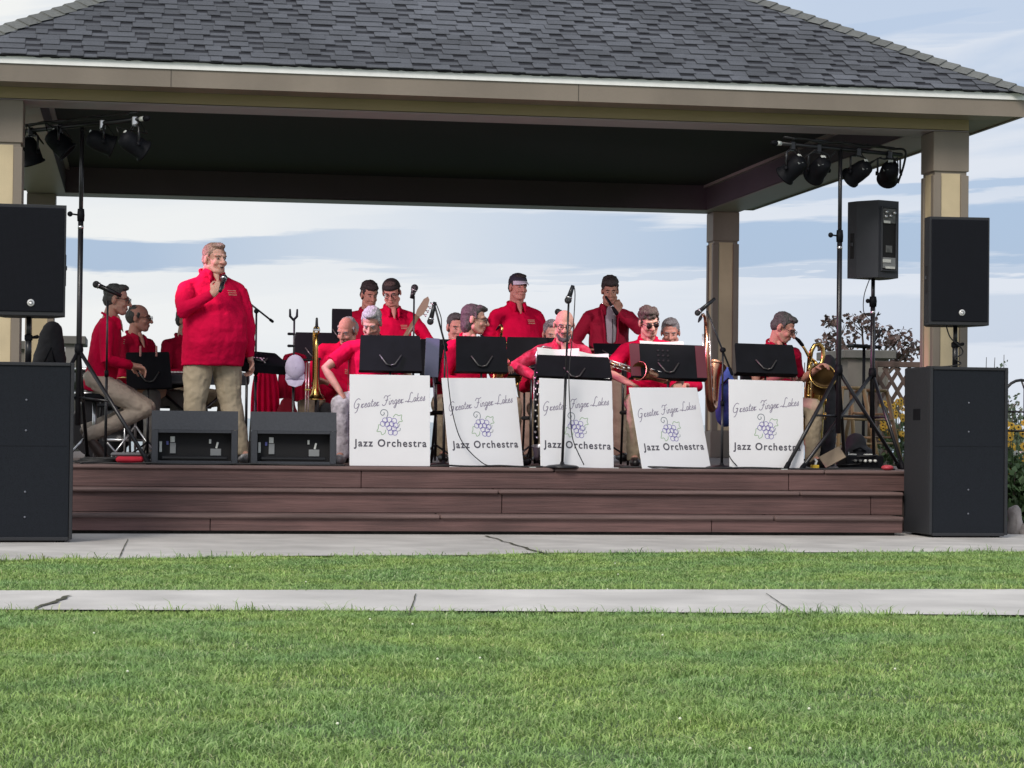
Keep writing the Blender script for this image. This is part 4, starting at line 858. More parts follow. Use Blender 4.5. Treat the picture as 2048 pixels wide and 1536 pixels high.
# lighting stands
def light_stand(label, px, Y, pyhub, legs, barA, barB, kn):
    P = stand_base(px, Y); t = thing('lighting_stand', label, 'lighting stand', P, 0, 'tripod lighting stands at the stage ends')
    Z = barA.z - DECK; zh = at(px, pyhub, Y).z - DECK
    MB().tube([(0, 0, .30), (0, 0, at(px, kn, Y).z - DECK)], .022, 14).build('lower_pole', M_blkm, t); MB().tube([(0, 0, at(px, kn, Y).z - DECK - .1), (0, 0, Z)], .017, 14).build('upper_pole', M_blkm, t)
    zk = at(px, kn, Y).z - DECK; MB().lathe([(.028, zk - .05), (.030, zk), (.026, zk + .05)], 14).build('collar', M_blk, t)
    MB().lathe([(.0235, zk - .11), (.0235, zk - .085)], 14).build('metal_band', M_silver, t)
    MB().tube([(-.02, -.01, zk), (-.075, -.02, zk + .005)], [.007, .007], 8).build('knob_stem', M_blk, t); MB().ell((-.085, -.02, zk + .005), (.022, .016, .022)).build('knob', M_blk, t)
    MB().lathe([(.03, zh - .04), (.036, zh), (.03, zh + .05)], 14).build('hub', M_blk, t)
    tripod(t, (0, 0, zh), [V(l) - P for l in legs])
    a, c = barA - P, barB - P; a.z = c.z = Z; b = MB(); b.tube([a, c], .018, 12); br = b.build('crossbar', M_blkm, t)
    MB().tube([a + V((0, 0, .055)) + (c - a) * .06, c + V((0, 0, .05)) - (c - a) * .06], .012, 10).build('upper_rail', M_blkm, t)
    e_ = a if abs((a + P).x) < abs((c + P).x) else c; o_ = c if e_ is a else a; dd = (o_ - e_).normalized()
    MB().tube([e_ - dd * .005, e_ + dd * .05], .0195, 12).build('reflective_band', M_plate, t); MB().tube([e_ - dd * .03, e_ - dd * .008], [.022, .026], 12, rnd=True).build('end_cap', M_blk, t)
    return P, a + P, c + P
zb = at(1552, 286, .12).z; RA = at(1552, 286, .12); RB = atz(1803, 310, zb)
zl = at(290, 237, .12).z; LA = at(290, 237, .12); LB = atz(38, 264, zl)
def onb(a, c, px):
    lo, hi = 0.0, 1.0
    for _ in range(30):
        m = (lo + hi) / 2; p = a.lerp(c, m); s_ = CR.transposed() @ (p - CAM); x = 1024 + F * s_.x / -s_.z
        if (x < px) == ((CR.transposed() @ (c - CAM)).x / -(CR.transposed() @ (c - CAM)).z > (CR.transposed() @ (a - CAM)).x / -(CR.transposed() @ (a - CAM)).z): lo = m
        else: hi = m
    return a.lerp(c, lo)
pr_ = onb(RA, RB, 1677); pl_ = onb(LA, LB, 158)
def dk(px, Y): return V((xat(px, Y, .53), Y, DECK + .012))
light_stand('tall black lighting stand at the right, its legs over the fifth sign', 1677, pr_.y, 742, [dk(1572, .05), dk(1800, .75), dk(1690, 1.35)], RA, RB, 472)
light_stand('tall black lighting stand at the left beside the subwoofer', 157, pl_.y, 700, [dk(297, .10), dk(40, .35), dk(175, 1.45)], LA, LB, 430)
def par(label, bar, px, py, aim, grp, s=1.0, lit=None):
    """stage can hung by its yoke; aim = world direction of the beam"""
    p = onb(*bar, px); c = V((p.x, p.y, at(px, py, p.y).z)); aim = V(aim).normalized(); t = thing('stage_light', label, 'stage light', p, 0, grp); c = c - p
    x = aim.cross(V((0, 0, 1))).normalized(); z = x.cross(aim).normalized(); Mx = Matrix((x, z, aim)).transposed().to_4x4()   # local z = beam
    Mc = Matrix.Translation(c) @ Mx @ Matrix.Scale(.84, 4)
    bk = MB(); bk.lathe([(.0, -.15), (.045, -.148), (.075, -.13), (.090, -.08), (.096, .0), (.096, .09), (.110, .10), (.110, .115), (.098, .115), (.092, .06), (0, .05)], 26, Mc); can = bk.build('can', M_blk, t)
    MB().box((.0, .055, -.142), (.05, .03, .012), None, .002).build('power_socket', M_plate, can).matrix_local = Mc
    MB().box((-.05, -.03, -.128), (.055, .03, .012), (R(0), R(30), 0), .002).build('rating_label', mat('grey_label', (.16, .17, .17), .5), can).matrix_local = Mc
    ln = MB().lathe([(0, .062), (.09, .062), (.09, .066), (0, .070)], 24, Mc).build('lens', mat('lens_off', (.05, .04, .06), .1) if not lit else mat('lens_' + lit[0], (.8, .7, .8), .2, emit=(lit[1], 12)), t)
    a = x * .096; top = V((0, 0, -.02)); yk = MB()
    for s_ in (-1, 1): yk.tube([c + a * s_, V((a.x * s_, a.y * s_, c.z + .13)), V((a.x * s_ * .4, a.y * s_ * .4, -.045)), (0, 0, -.035)], .0095, 8, flat=None)
    yk.build('yoke', M_blkm if not lit or True else M_silver, t); MB().box((0, 0, -.012), (.045, .05, .075), bev=.008).build('clamp', M_silver if px > 1600 and px < 1620 or px in (270, 205) else M_blkm, t)
    for s_ in (-1, 1): MB().lathe([(0, 0), (.018, 0), (.018, .016), (0, .016)], 12, Matrix.Translation(c + a * s_ * 1.0) @ (x * s_).to_track_quat('Z', 'Y').to_matrix().to_4x4()).build('yoke_knob', M_blk, t)
    b = MB(); pts = [V((.02, .02, .01)), V((.10, .05, -.10)), c - aim * .22 + V((.04, 0, .02)), c - aim * .145]; b.tube(pts, .006, 6); b.build('power_cord', M_cable, t)
    return p + c, aim, t
GA = 'stage lights hung on the right bar'; GB = 'stage lights hung on the left bar'
RS = []
RS.append(par('stage light nearest the middle on the right bar, tilted steeply down', (RA, RB), 1585, 338, (-.50, .55, -.55), GA))
par('second stage light on the right bar, left of the pole', (RA, RB), 1637, 340, (-.2, .8, -.5), GA)
RS.append(par('third stage light on the right bar, just right of the pole', (RA, RB), 1716, 345, (-.45, .7, -.40), GA))
par('outermost stage light on the right bar beside the post', (RA, RB), 1778, 347, (.15, .85, -.40), GA)
aimL = [(W('bobwoman', (0, 0, .9)), 270, 290), (W('curlyman', (0, 0, .9)), 205, 285), (W('leader', (0, 0, 1.3)), 120, 288), (W('left', (0, 0, .9)), 62, 305)]
LT = ['stage light at the inner end of the left bar, catching the daylight', 'stage light on the left bar just right of the pole', 'stage light on the left bar just left of the pole', 'outermost stage light on the left bar beside the post']
spots = []
for (tg, px, py), lb in zip(aimL, LT):
    p = onb(LA, LB, px); d = (tg - V((p.x, p.y, p.z - .2))); spots.append(par(lb, (LA, LB), px, py, d, GB)[:2])
# the coloured beams of the lamps themselves
def spot(name, pos, target, col, power, ang, blend=.6):
    l = bpy.data.lights.new(name, 'SPOT'); l.energy = power; l.color = col; l.spot_size = R(ang); l.spot_blend = blend; l.shadow_soft_size = .08
    o = bpy.data.objects.new(name, l); COL.objects.link(o); d = (V(target) - V(pos)).normalized(); o.location = V(pos) + d * .14; o.rotation_euler = (-d).to_track_quat('Z', 'Y').to_euler(); return o
P1_ = spots[1][0]; P0_ = spots[0][0]; P2_ = spots[2][0]
spot('magenta_beam', P1_, W('curlyman', (0, 0, .95)), (1.0, .22, .60), 520, 24)
spot('lilac_beam', P0_, W('saxman', (.5, 0, .55)), (.84, .60, 1.0), 260, 25)
spot('pink_beam', P2_, W('leader', (0, 0, 1.35)), (1.0, .36, .68), 115, 26)
spot('rose_beam', spots[3][0], W('capman', (0, 0, 1.2)), (1.0, .66, .78), 480, 44)
for q_ in RS: spot('warm_beam', q_[0], q_[0] + q_[1] * 3, (1.0, .84, .84), 130, 60)
# cable looms sagging along the bars
for lab, A_, B_ in (('cable loom bundled along the right lighting bar', RA, RB), ('cable loom bundled along the left lighting bar', LA, LB)):
    pts = []
    for i in range(9):
        p = A_.lerp(B_, .12 + .9 * i / 8); pts.append(p + V((0, -.02, .045 + .012 * math.sin(i * 2.3))))
    pts += [pts[-1] + V((0, .02, -.12)), pts[-1] + V((-.05 if B_.x > 0 else .05, .03, -.28))]; cable(lab, pts, .010)
# speaker on tripod turned towards the band
Ps = V((xat(1746, .95, 2.0), .95, DECK)); zs0 = at(1740, 557, .95).z; cab = speaker('black loudspeaker on a tripod with its back panel to the lawn', (Ps.x - .08, Ps.y + .14, zs0),   .37, .665, .31, 203, badge=False, back=True)
cab.location = V((Ps.x - .035, Ps.y + .14, zs0)); 
t = thing('speaker_stand', 'black tripod stand under the turned loudspeaker', 'speaker stand', Ps)
MB().tube([(0, 0, .35), (0, 0, 1.45)], .021, 14).build('lower_pole', M_blkm, t); MB().tube([(0, 0, 1.40), (0, 0, zs0 - DECK + .001)], .017, 14).build('upper_pole', M_blkm, t); MB().lathe([(.03, 1.40), (.034, 1.45), (.028, 1.49)], 14).build('collar', M_blk, t)
MB().ell((-.05, -.01, 1.45), (.02, .015, .02)).build('knob', M_blk, t); MB().lathe([(.0225, 1.34), (.0225, 1.365)], 14).build('metal_band', M_silver, t)
zh = at(1745, 748, .95).z - DECK; MB().lathe([(.03, zh - .04), (.036, zh), (.03, zh + .05)], 14).build('hub', M_blk, t)
tripod(t, (0, 0, zh), [dk(1604, .08) - Ps, dk(1806, .55) - Ps, dk(1748, 1.75) - Ps])
cable('thin cable looping from the turned loudspeaker to its stand', [(Ps.x - .03, Ps.y, zs0), (Ps.x - .09, Ps.y - .03, zs0 - .15), (Ps.x - .09, Ps.y - .03, zs0 - .30), (Ps.x - .02, Ps.y - .03, zs0 - .38), (Ps.x, Ps.y - .03, zs0 - .45)], .004)
# ---- microphones and stands
def mic(label, tip, tail, r=.020, wire=False, name='microphone', grp=None):
    tip, tail = V(tip), V(tail); t = thing(name, label, 'microphone', tail, 0, grp); d = tip - tail; L_ = d.length; d.normalize()
    MB().tube([(0, 0, 0), d * (L_ - .045)], [r * .58, r * .85], 12).build('handle', M_blkm, t)
    MB().ell(d * (L_ - .028), (r * 1.15,) * 3, None, 14, 10).build('mesh_head', mat('mic_mesh', (.05, .05, .055), .4, metal=.7, bump=.6, bscale=400), t)
    MB().tube([d * (L_ - .056), d * (L_ - .046)], r * 1.05, 12).build('ring', M_silver, t); return t
def mic_stand(label, px, Y, ztop, lean=(0, 0), base='round', boom=None, clamps=()):
    P = stand_base(px, Y); t = thing('microphone_stand', label, 'microphone stand', P); top = V((lean[0], lean[1], ztop - DECK))
    MB().tube([V((0, 0, .02)), top * .55], .0115, 10).build('lower_tube', M_blkm, t); MB().tube([top * .53, top], .0085, 10).build('upper_tube', M_blkm, t)
    MB().tube([top * .53, top * .57], .017, 10).build('clutch', M_blk, t)
    if base == 'round': MB().lathe([(.0, 0), (.135, 0), (.135, .012), (.11, .022), (.02, .03), (.014, .05), (0, .05)], 28).build('round_base', M_blkm, t)
    else:
        for k in range(3): a = R(90 + 120 * k + 20); MB().tube([(0, 0, .09), (.33 * math.cos(a), .33 * math.sin(a), .012)], .0095, 8).build('leg', M_blkm, t)
    if boom:
        a, c = V(boom[0]) - P, V(boom[1]) - P; MB().tube([a, c], .008, 8).build('boom', M_blkm, t); MB().lathe([(.0, -.018), (.022, -.018), (.022, .018), (0, .018)], 12, Matrix.Translation(top) @ Matrix.Rotation(R(90), 4, 'X')).build('swivel', M_blk, t)
        MB().tube([c.lerp(a, .09), c], .0125, 10, rnd=True).build('counterweight', M_blk, t)
    for z in clamps: MB().tube([(-.045, -.01, z - DECK), (.0, 0, z - DECK)], [.012, .010], 8, rnd=True).build('clamp', M_blk, t)
    return P, t
A_ = at
mic_stand('straight microphone stand in front of the man in profile', 213, .95, A_(215, 602, .95).z); mic('long black microphone pointing up left before the seated profile man', A_(186, 566, .95), A_(243, 592, .95), .026)
mic_stand('boom microphone stand behind the leader', 511, 1.5, A_(511, 622, 1.5).z, boom=(A_(497, 605, 1.5), A_(545, 643, 1.5)), base='tri')
mic_stand('slim stand with a lavender cap hanging on it', 587, .95, A_(587, 640, .95).z, clamps=(A_(587, 668, .95).z, A_(587, 692, .95).z)); 
t = thing('microphone_clip', 'empty forked clip on top of the slim stand', 'microphone clip', A_(587, 640, .95)); 
for s_ in (-1, 1): MB().tube([(0, 0, 0), (s_ * .028, 0, .03), (s_ * .030, 0, .085)], [.010, .011, .008], 8, rnd=True).build('prong', M_blk, t)
mic_stand('microphone stand beside the bass headstock', 826, 3.3, A_(826, 592, 3.3).z); mic('small microphone beside the bass headstock', A_(831, 570, 3.3), A_(823, 597, 3.3), .030)
P5, _ = mic_stand('boom microphone stand in front of the second band sign', 889, .22, A_(889, 690, .22).z, boom=(A_(868, 606, .22), A_(893, 700, .22))); mic('black microphone hanging from the boom over the second sign', A_(859, 650, .22), A_(870, 604, .22), .024)
P6, _ = mic_stand('straight microphone stand in front of the third band sign', 1126, .06, A_(1139, 600, .06).z, lean=(A_(1139, 600, .06).x - xat(1126, .06, .6), 0)); mic('black microphone on the tall straight stand above the bald man', A_(1134, 607, .06), A_(1146, 571, .06), .026)
P7, _ = mic_stand('boom microphone stand between the fourth and fifth signs', 1445, .20, A_(1447, 700, .20).z, boom=(A_(1414, 622, .20), A_(1464, 748, .20))); mic('black microphone over the fourth sign pointing down left', A_(1390, 630, .20), A_(1430, 597, .20), .022)
mic('small microphone behind the bald man', A_(1110, 622, 1.9), A_(1135, 630, 1.9), .026)
mic_stand('low microphone stand behind the bald man', 1136, 1.9, A_(1136, 630, 1.9).z)
cable('thin cable looping down the second sign', [A_(871, 604, .20), A_(882, 635, .2), A_(884, 665, .2), A_(893, 720, .16), A_(897, 770, .10), A_(906, 830, .06), A_(925, 885, .05), A_(965, 926, .06), A_(990, 932, .10)], .0042)
cable('thin cable hanging down the third sign', [A_(1147, 571, .05), A_(1150, 590, .05), A_(1146, 660, .02), A_(1138, 750, .0), A_(1141, 830, -.02), A_(1146, 880, -.01), A_(1168, 930, .0)], .0042)
cable('thin cable beside the fifth sign', [A_(1456, 905, .12), A_(1462, 918, .1), A_(1475, 933, .08)], .0042)
# the leader's hand held microphone
h_ = PEOPLE['leader']; wp = W('leader', h_['wl'] + V((.055, -.05, .065))); up = (W('leader', h_['h'](.01, -.14, -.085)) - wp); up.normalize(); mic('hand held microphone with a bright ring in the leader hand', wp + up * .16, wp - up * .11, .025)
# ---- music stands
def music_stand(label, c, Y, w, h, tilt, rz=0, roll=0, base=True, holes=0, mcol=None, grp='black music stands', flaps=None):
    C_ = A_(c[0], c[1], Y); t = thing('music_stand', label, 'music stand', (C_.x, Y, DECK), R(rz), grp); z = C_.z - DECK; M_ = Matrix.Translation((0, 0, z)) @ Matrix.Rotation(R(roll), 4, 'Y') @ Matrix.Rotation(R(tilt), 4, 'X')
    m = mcol or M_blk; b = MB(); tp = [(-w / 2, -h / 2), (w / 2, -h / 2), (w / 2 * .96, h / 2 - .02), (w / 2 * .93, h / 2), (-w / 2 * .93, h / 2), (-w / 2 * .96, h / 2 - .02)]
    b.prism([(x, y) for x, y in tp], -.002, .002, M_ @ Matrix.Rotation(R(90), 4, 'X')); dsk = b.build('desk', m, t)
    MB().box((0, .035, -h / 2), (w, .07, .004)).build('ledge', m, t).matrix_local = M_
    MB().box((0, .070, -h / 2 + .010), (w, .004, .020)).build('lip', m, t).matrix_local = M_
    if flaps:
        for s_ in (-1, 1): MB().box((s_ * (w / 2 - .045), -.005, 0), (.085, .004, h * .96)).build('side_flap', flaps, t).matrix_local = M_
    if holes:
        b = MB()
        for i in range(holes):
            for j in range(3 if holes < 5 else 1): b.lathe([(0, 0), (.011, 0), (.011, .002), (0, .002)], 10, M_ @ Matrix.Translation((-.08 + i * .042 + (.0 if j else .0), -.004, .09 - j * .045)) @ Matrix.Rotation(R(90), 4, 'X'))
        b.build('desk_holes', M_cav, t)
    br = MB(); 
    for s_ in (-1, 1): br.tube([M_ @ V((s_ * .09, -.012, -.02)), M_ @ V((s_ * .035, -.02, -.10)), M_ @ V((0, -.02, -.11))], .006, 8)
    br.build('bracket', mat('worn_metal', (.09, .09, .085), .4, metal=.4), t); MB().box((0, 0, z - .115), (.035, .035, .05), bev=.008).build('swivel', M_blk, t)
    MB().tube([(0, .0, .25), (0, 0, z - .11)], .0095, 10).build('tube', M_blkm, t); MB().tube([(0, 0, .06), (0, 0, z * .6)], .0125, 10).build('outer_tube', M_blkm, t)
    for k in range(3): a = R(90 + 120 * k); MB().tube([(0, 0, .16), (.10 * math.cos(a), .10 * math.sin(a), .10), (.26 * math.cos(a), .26 * math.sin(a), .012)], .009, 8).build('leg', M_blkm, t)
    return t, M_
M_mar = mat('maroon_flap', (.10, .012, .022), .5)
music_stand('black music stand above the first band sign', (781, 706), .60, .515, .30, -14, -2, 0)
music_stand('black folding music stand above the second band sign', (963, 708), .60, .44, .30, -12, 3, 0)
D3, M3 = music_stand('wide black music stand with sheets above the third band sign', (1148, 733), .55, .64, .20, -28, 2, 1.2)
D4, M4 = music_stand('perforated black music stand with maroon sides above the fourth sign', (1336, 722), .58, .66, .30, -20, 2, .8, holes=3, flaps=M_mar)
music_stand('black music stand above the fifth band sign', (1531, 717), .58, .54, .27, -24, 2, .8)
music_stand('black music stand between the second and third signs', (1063, 712), 2.05, .46, .34, -8, 0, 0)
music_stand('black music stand beside the clear folder behind the first sign', (873, 716), 2.0, .30, .34, -8, 0, 0)
music_stand('black music stand left of the upright trombone', (630, 692), 3.1, .38, .26, -14, 0, 0)
music_stand('tall black music stand behind the grey haired trombonist', (684, 655), 3.5, .20, .36, -8, 0, 0)
music_stand('black music stand with two pegs in front of the balding man', (297, 740), 2.25, .40, .32, -10, 10, -2)
music_stand('black music stand behind the open jacket man', (1222, 700), 3.3, .34, .20, -50, 0, 0)
DL, ML = music_stand('flat perforated music stand at the leader hand', (512, 716), .98, .52, .30, -66, 24, 3, holes=6)
b = MB(); 
for k in range(5): b.box((-.05 + k * .03, -.004, .0), (.016, .003, .010))
b.box((.04, -.004, -.05), (.012, .003, .10)); b.build('desk_markings', M_plate, DL).matrix_local = ML
for x in (-.10, .10): 
    p = A_(297 + x * 160, 700, 2.22); tag(MB().tube([(p.x, p.y, p.z - .05), (p.x, p.y, p.z + .03)], [.010, .008], 8, rnd=True).build('clothes_peg', mat('peg_pink', (.5, .25, .22), .6)), 'pinkish peg clipped on the ' + ('left' if x < 0 else 'right') + ' top edge of the black stand', 'peg')
def paper(label, dsk, M_, w, h, x, z, rot=0, m=M_paper, name='sheet_music'):
    L0 = dsk.matrix_basis if False else Matrix.Translation(dsk.location) @ dsk.rotation_euler.to_matrix().to_4x4(); b = MB(); n = 8; vs = []
    for i in range(n + 1):
        u_ = i / n - .5; bow = .014 * math.cos(u_ * 6) + .006
        for j in (0, 1): vs.append(L0 @ M_ @ (Matrix.Rotation(R(rot), 4, 'Y') @ V((x + u_ * w, bow + .006, z + (j - .5) * h))))
    b.add(vs, [(2 * i, 2 * i + 2, 2 * i + 3, 2 * i + 1) for i in range(n)], True); o = b.build(name, m); return tag(o, label, 'sheet music')
paper('curled white sheets on the wide stand, left pile', D3, M3, .36, .26, -.12, .045, -1); paper('curled white sheets on the wide stand, right pile', D3, M3, .26, .24, .17, .030, 3)
paper('white sheets behind the maroon sided stand', D4, M4, .38, .28, -.04, .040, -1)
o = MB().box(A_(864, 715, .9), (.115, .006, .33), (R(-10), R(3), 0)).build('clear_folder', mat('clear_plastic_blue', (.10, .10, .17), .15, spec=.7)); tag(o, 'dark translucent folder standing beside the first music stand', 'folder')
# ---- printed band signs
M_ink = mat('script_ink', (.24, .21, .29), .7); M_ink2 = mat('title_ink', (.075, .07, .09), .7); M_grape = mat('grape_ink', (.17, .13, .42), .7); M_leaf = mat('leaf_ink', (.20, .36, .17), .7); M_vine = mat('vine_ink', (.14, .17, .20), .7)
GL = {  # hand lettered strokes: (advance, [polyline...]), x height = 1
 'G': (2.3, [[(1.75, 2.0), (1.2, 2.35), (.5, 1.9), (.15, 1.0), (.35, .2), (.9, .0), (1.4, .35), (1.55, 1.0), (1.0, .95), (1.6, 1.0), (1.45, .0), (1.1, -.9), (.6, -1.1)]]),
 'F': (1.9, [[(.2, 1.7), (.6, 2.3), (1.3, 2.1), (2.1, 2.35)], [(1.35, 2.15), (1.2, 1.0), (.9, .1), (.3, -.1), (0, .3)], [(.7, 1.1), (1.6, 1.2)]]),
 'L': (2.0, [[(-.5, .2), (.0, .35), (.5, .0)], [(1.5, 2.1), (1.15, 2.4), (.8, 1.9), (.75, .9), (.35, .05), (.9, .2), (1.5, -.05), (1.9, .25)]]),
 'r': (.95, [[(0, .1), (.2, .95), (.3, .7), (.75, .95)], [(.25, .8), (.3, .0), (.55, .1), (.95, .2)]]),
 'e': (.9, [[(.1, .45), (.65, .6), (.5, 1.0), (.2, .7), (.15, .2), (.45, 0), (.9, .25)]]),
 'a': (1.0, [[(.75, .85), (.35, 1.0), (.1, .5), (.3, .0), (.65, .35), (.75, .9), (.7, .15), (1.0, .2)]]),
 't': (.75, [[(.35, 1.8), (.25, .5), (.35, .05), (.75, .2)], [(.0, 1.15), (.7, 1.25)]]),
 'i': (.55, [[(.1, .9), (.15, .2), (.3, .0), (.55, .2)], [(.2, 1.4), (.24, 1.5)]]),
 'n': (1.1, [[(.1, .95), (.1, .0)], [(.1, .6), (.45, 1.0), (.7, .8), (.7, .15), (.85, .0), (1.1, .2)]]),
 'g': (1.0, [[(.75, .85), (.35, 1.0), (.1, .5), (.3, .05), (.7, .4), (.75, .9), (.65, -.6), (.3, -1.0), (.1, -.7), (.55, -.2), (1.0, .2)]]),
 'k': (.95, [[(.2, 2.0), (.1, .0)], [(.7, 1.0), (.2, .5), (.5, .15), (.7, .0), (.95, .2)]]),
 's': (.8, [[(.1, .1), (.5, 1.05), (.45, .6), (.65, .2), (.35, -.05), (.1, .1)]]), ' ': (.9, [])}
def smooth2(p, n=4):
    out = []
    for i in range(len(p) - 1):
        a, b_, c, d = [V((*q_, 0)) for q_ in (p[max(i - 1, 0)], p[i], p[i + 1], p[min(i + 2, len(p) - 1)])]
        for k in range(n): t = k / n; out.append(.5 * (2 * b_ + (c - a) * t + (2 * a - 5 * b_ + 4 * c - d) * t * t + (3 * b_ - a - 3 * c + d) * t ** 3))
    out.append(V((*p[-1], 0))); return out
def ribbon(mb, pts, w, y):
    vs = []; n = len(pts)
    for i in range(n):
        d = pts[min(i + 1, n - 1)] - pts[max(i - 1, 0)]; d = d.normalized() if d.length > 1e-9 else V((1, 0, 0)); m = V((-d.y, d.x, 0)) * w / 2
        for s_ in (1, -1): vs.append((pts[i].x + m.x * s_, y, pts[i].y + m.y * s_))
    mb.add(vs, [(2 * i, 2 * i + 1, 2 * i + 3, 2 * i + 2) for i in range(n - 1)])
def script(text, x0, z0, x1, dz, xh, w, y):
    tot = sum(GL[c][0] for c in text); sc = (x1 - x0) / tot; b = MB(); x = 0
    for c in text:
        ad, strokes = GL[c]
        for st in strokes:
            P = smooth2(st); pts = [V((x0 + (x + p.x + p.y * .18) * sc, z0 + dz * (x + p.x) / tot + p.y * xh, 0)) for p in P]; ribbon(b, pts, w, y)
        x += ad
    return b
def text_mesh(s_, size, width, x0, z0, y, m, parent, name):
    cu = bpy.data.curves.new(name, 'FONT'); cu.body = s_; cu.size = size; cu.offset = .0019; cu.space_character = 1.22; cu.extrude = .0004
    o = bpy.data.objects.new(name, cu); COL.objects.link(o); dg = bpy.context.evaluated_depsgraph_get(); me = bpy.data.meshes.new_from_object(o.evaluated_get(dg)); bpy.data.objects.remove(o)
    co = np.empty(len(me.vertices) * 3); me.vertices.foreach_get('co', co); co = co.reshape(-1, 3); mn, mx = co[:, 0].min(), co[:, 0].max(); X = (co[:, 0] - mn) / (mx - mn) * width + x0
    out = np.stack([X, np.full(len(X), y) - co[:, 2], co[:, 1] + z0], 1); me.vertices.foreach_set('co', out.ravel()); me.update(); me.materials.clear(); me.materials.append(m)
    o = bpy.data.objects.new(name, me); COL.objects.link(o); o.parent = parent; return o
BW, BH = .655, .755
def serif_title(parent, y):
    """spaced bold roman letters with slab serifs under the stems"""
    tx = text_mesh('Jazz Orchestra', .082, .585, -.29, .155, y, M_ink2, parent, 'title_lettering')
def sign(label, cx, py0, py1, Y, lean, rz, roll, w=BW):
    base = A_(cx, py1, Y); base.z = DECK + .004; t = thing('band_sign', label, 'band sign', base, 0, 'white printed band signs along the stage edge')
    t.rotation_euler = (RZ(R(rz)) @ RY(R(roll)) @ RX(-R(lean))).to_euler()
    top = A_(cx, py0, Y + .1).z; hh = (top - base.z) / math.cos(R(lean)); k = hh / BH
    bd = MB().box((0, .004, hh / 2), (w, .008, hh), bev=.0015).build('board', M_boardw, t); y = -.0012
    e_ = script('Greater Finger Lakes', -.295, .47 * k, .285, .075, .033, .0055, y).build('script_lettering', M_ink, t)
    serif_title(t, y)
    gc = V((-.005, .33 * k, 0)); b = MB(); r_ = .021
    for gx, gz in ((-.035, .045), (.0, .05), (.038, .042), (-.018, .015), (.018, .018), (.050, .006), (.0, -.015), (.036, -.020), (.012, -.050), (.044, -.052), (-.052, .018)):
        pts = [V((gc.x + gx + r_ * math.cos(a * .5236), gc.y + gz + r_ * math.sin(a * .5236), 0)) for a in range(13)]; ribbon(b, pts, .0046, y)
    b.build('grape_emblem', M_grape, t); b = MB()
    ribbon(b, [V((gc.x + x, gc.y + z, 0)) for x, z in [(p.x, p.y) for p in smooth2([(-.025, .06), (-.012, .095), (-.022, .125), (-.055, .130), (-.072, .105), (-.055, .085), (-.040, .098), (-.045, .110)])]], .0055, y)
    ribbon(b, [V((gc.x + p.x, gc.y + p.y, 0)) for p in smooth2([(.055, -.02), (.075, -.005), (.085, .02)])], .004, y); ribbon(b, [V((gc.x + p.x, gc.y + p.y, 0)) for p in smooth2([(.06, -.04), (.085, -.035), (.088, -.015)])], .004, y)
    b.build('vine_emblem', M_vine, t); b = MB()
    for P in ([(.03, .07), (.05, .095), (.075, .085), (.10, .09), (.095, .06), (.105, .04), (.08, .035), (.07, .02)], [(-.06, .0), (-.085, .01), (-.09, -.02), (-.1, -.045), (-.07, -.045), (-.06, -.07), (-.035, -.055), (-.03, -.03)]): ribbon(b, [V((gc.x + p.x, gc.y + p.y, 0)) for p in smooth2(P)], .0045, y)
    b.build('leaf_emblem', M_leaf, t)
    MB().box((.0, .10, .012 + .002), (.16, .18, .006)).build('hinged_foot', M_boardw, t); MB().box((0, .035, hh * .5), (.05, .006, hh * .5), (R(8), 0, 0)).build('rear_strut', M_boardw, t); return t
sign('white band sign with grape emblem, leftmost, beside the pale ripped jeans', 780, 750, 932, .08, 5, 2, 0, .648)
sign('white band sign with grape emblem, second from the left, crossed by a looping cable', 974, 756, 932, .14, 12, 16, -1, .655)
sign('white band sign with grape emblem, third, behind the straight microphone stand', 1155, 759, 935, .13, 8, 10, 1.4, .635)
sign('white band sign with grape emblem, fourth and most tilted', 1354, 775, 937, .13, 17, 19, -1, .66)
sign('white band sign with grape emblem, rightmost, crossed by tripod legs', 1534, 761, 936, .12, 5, 4, .6, .645)
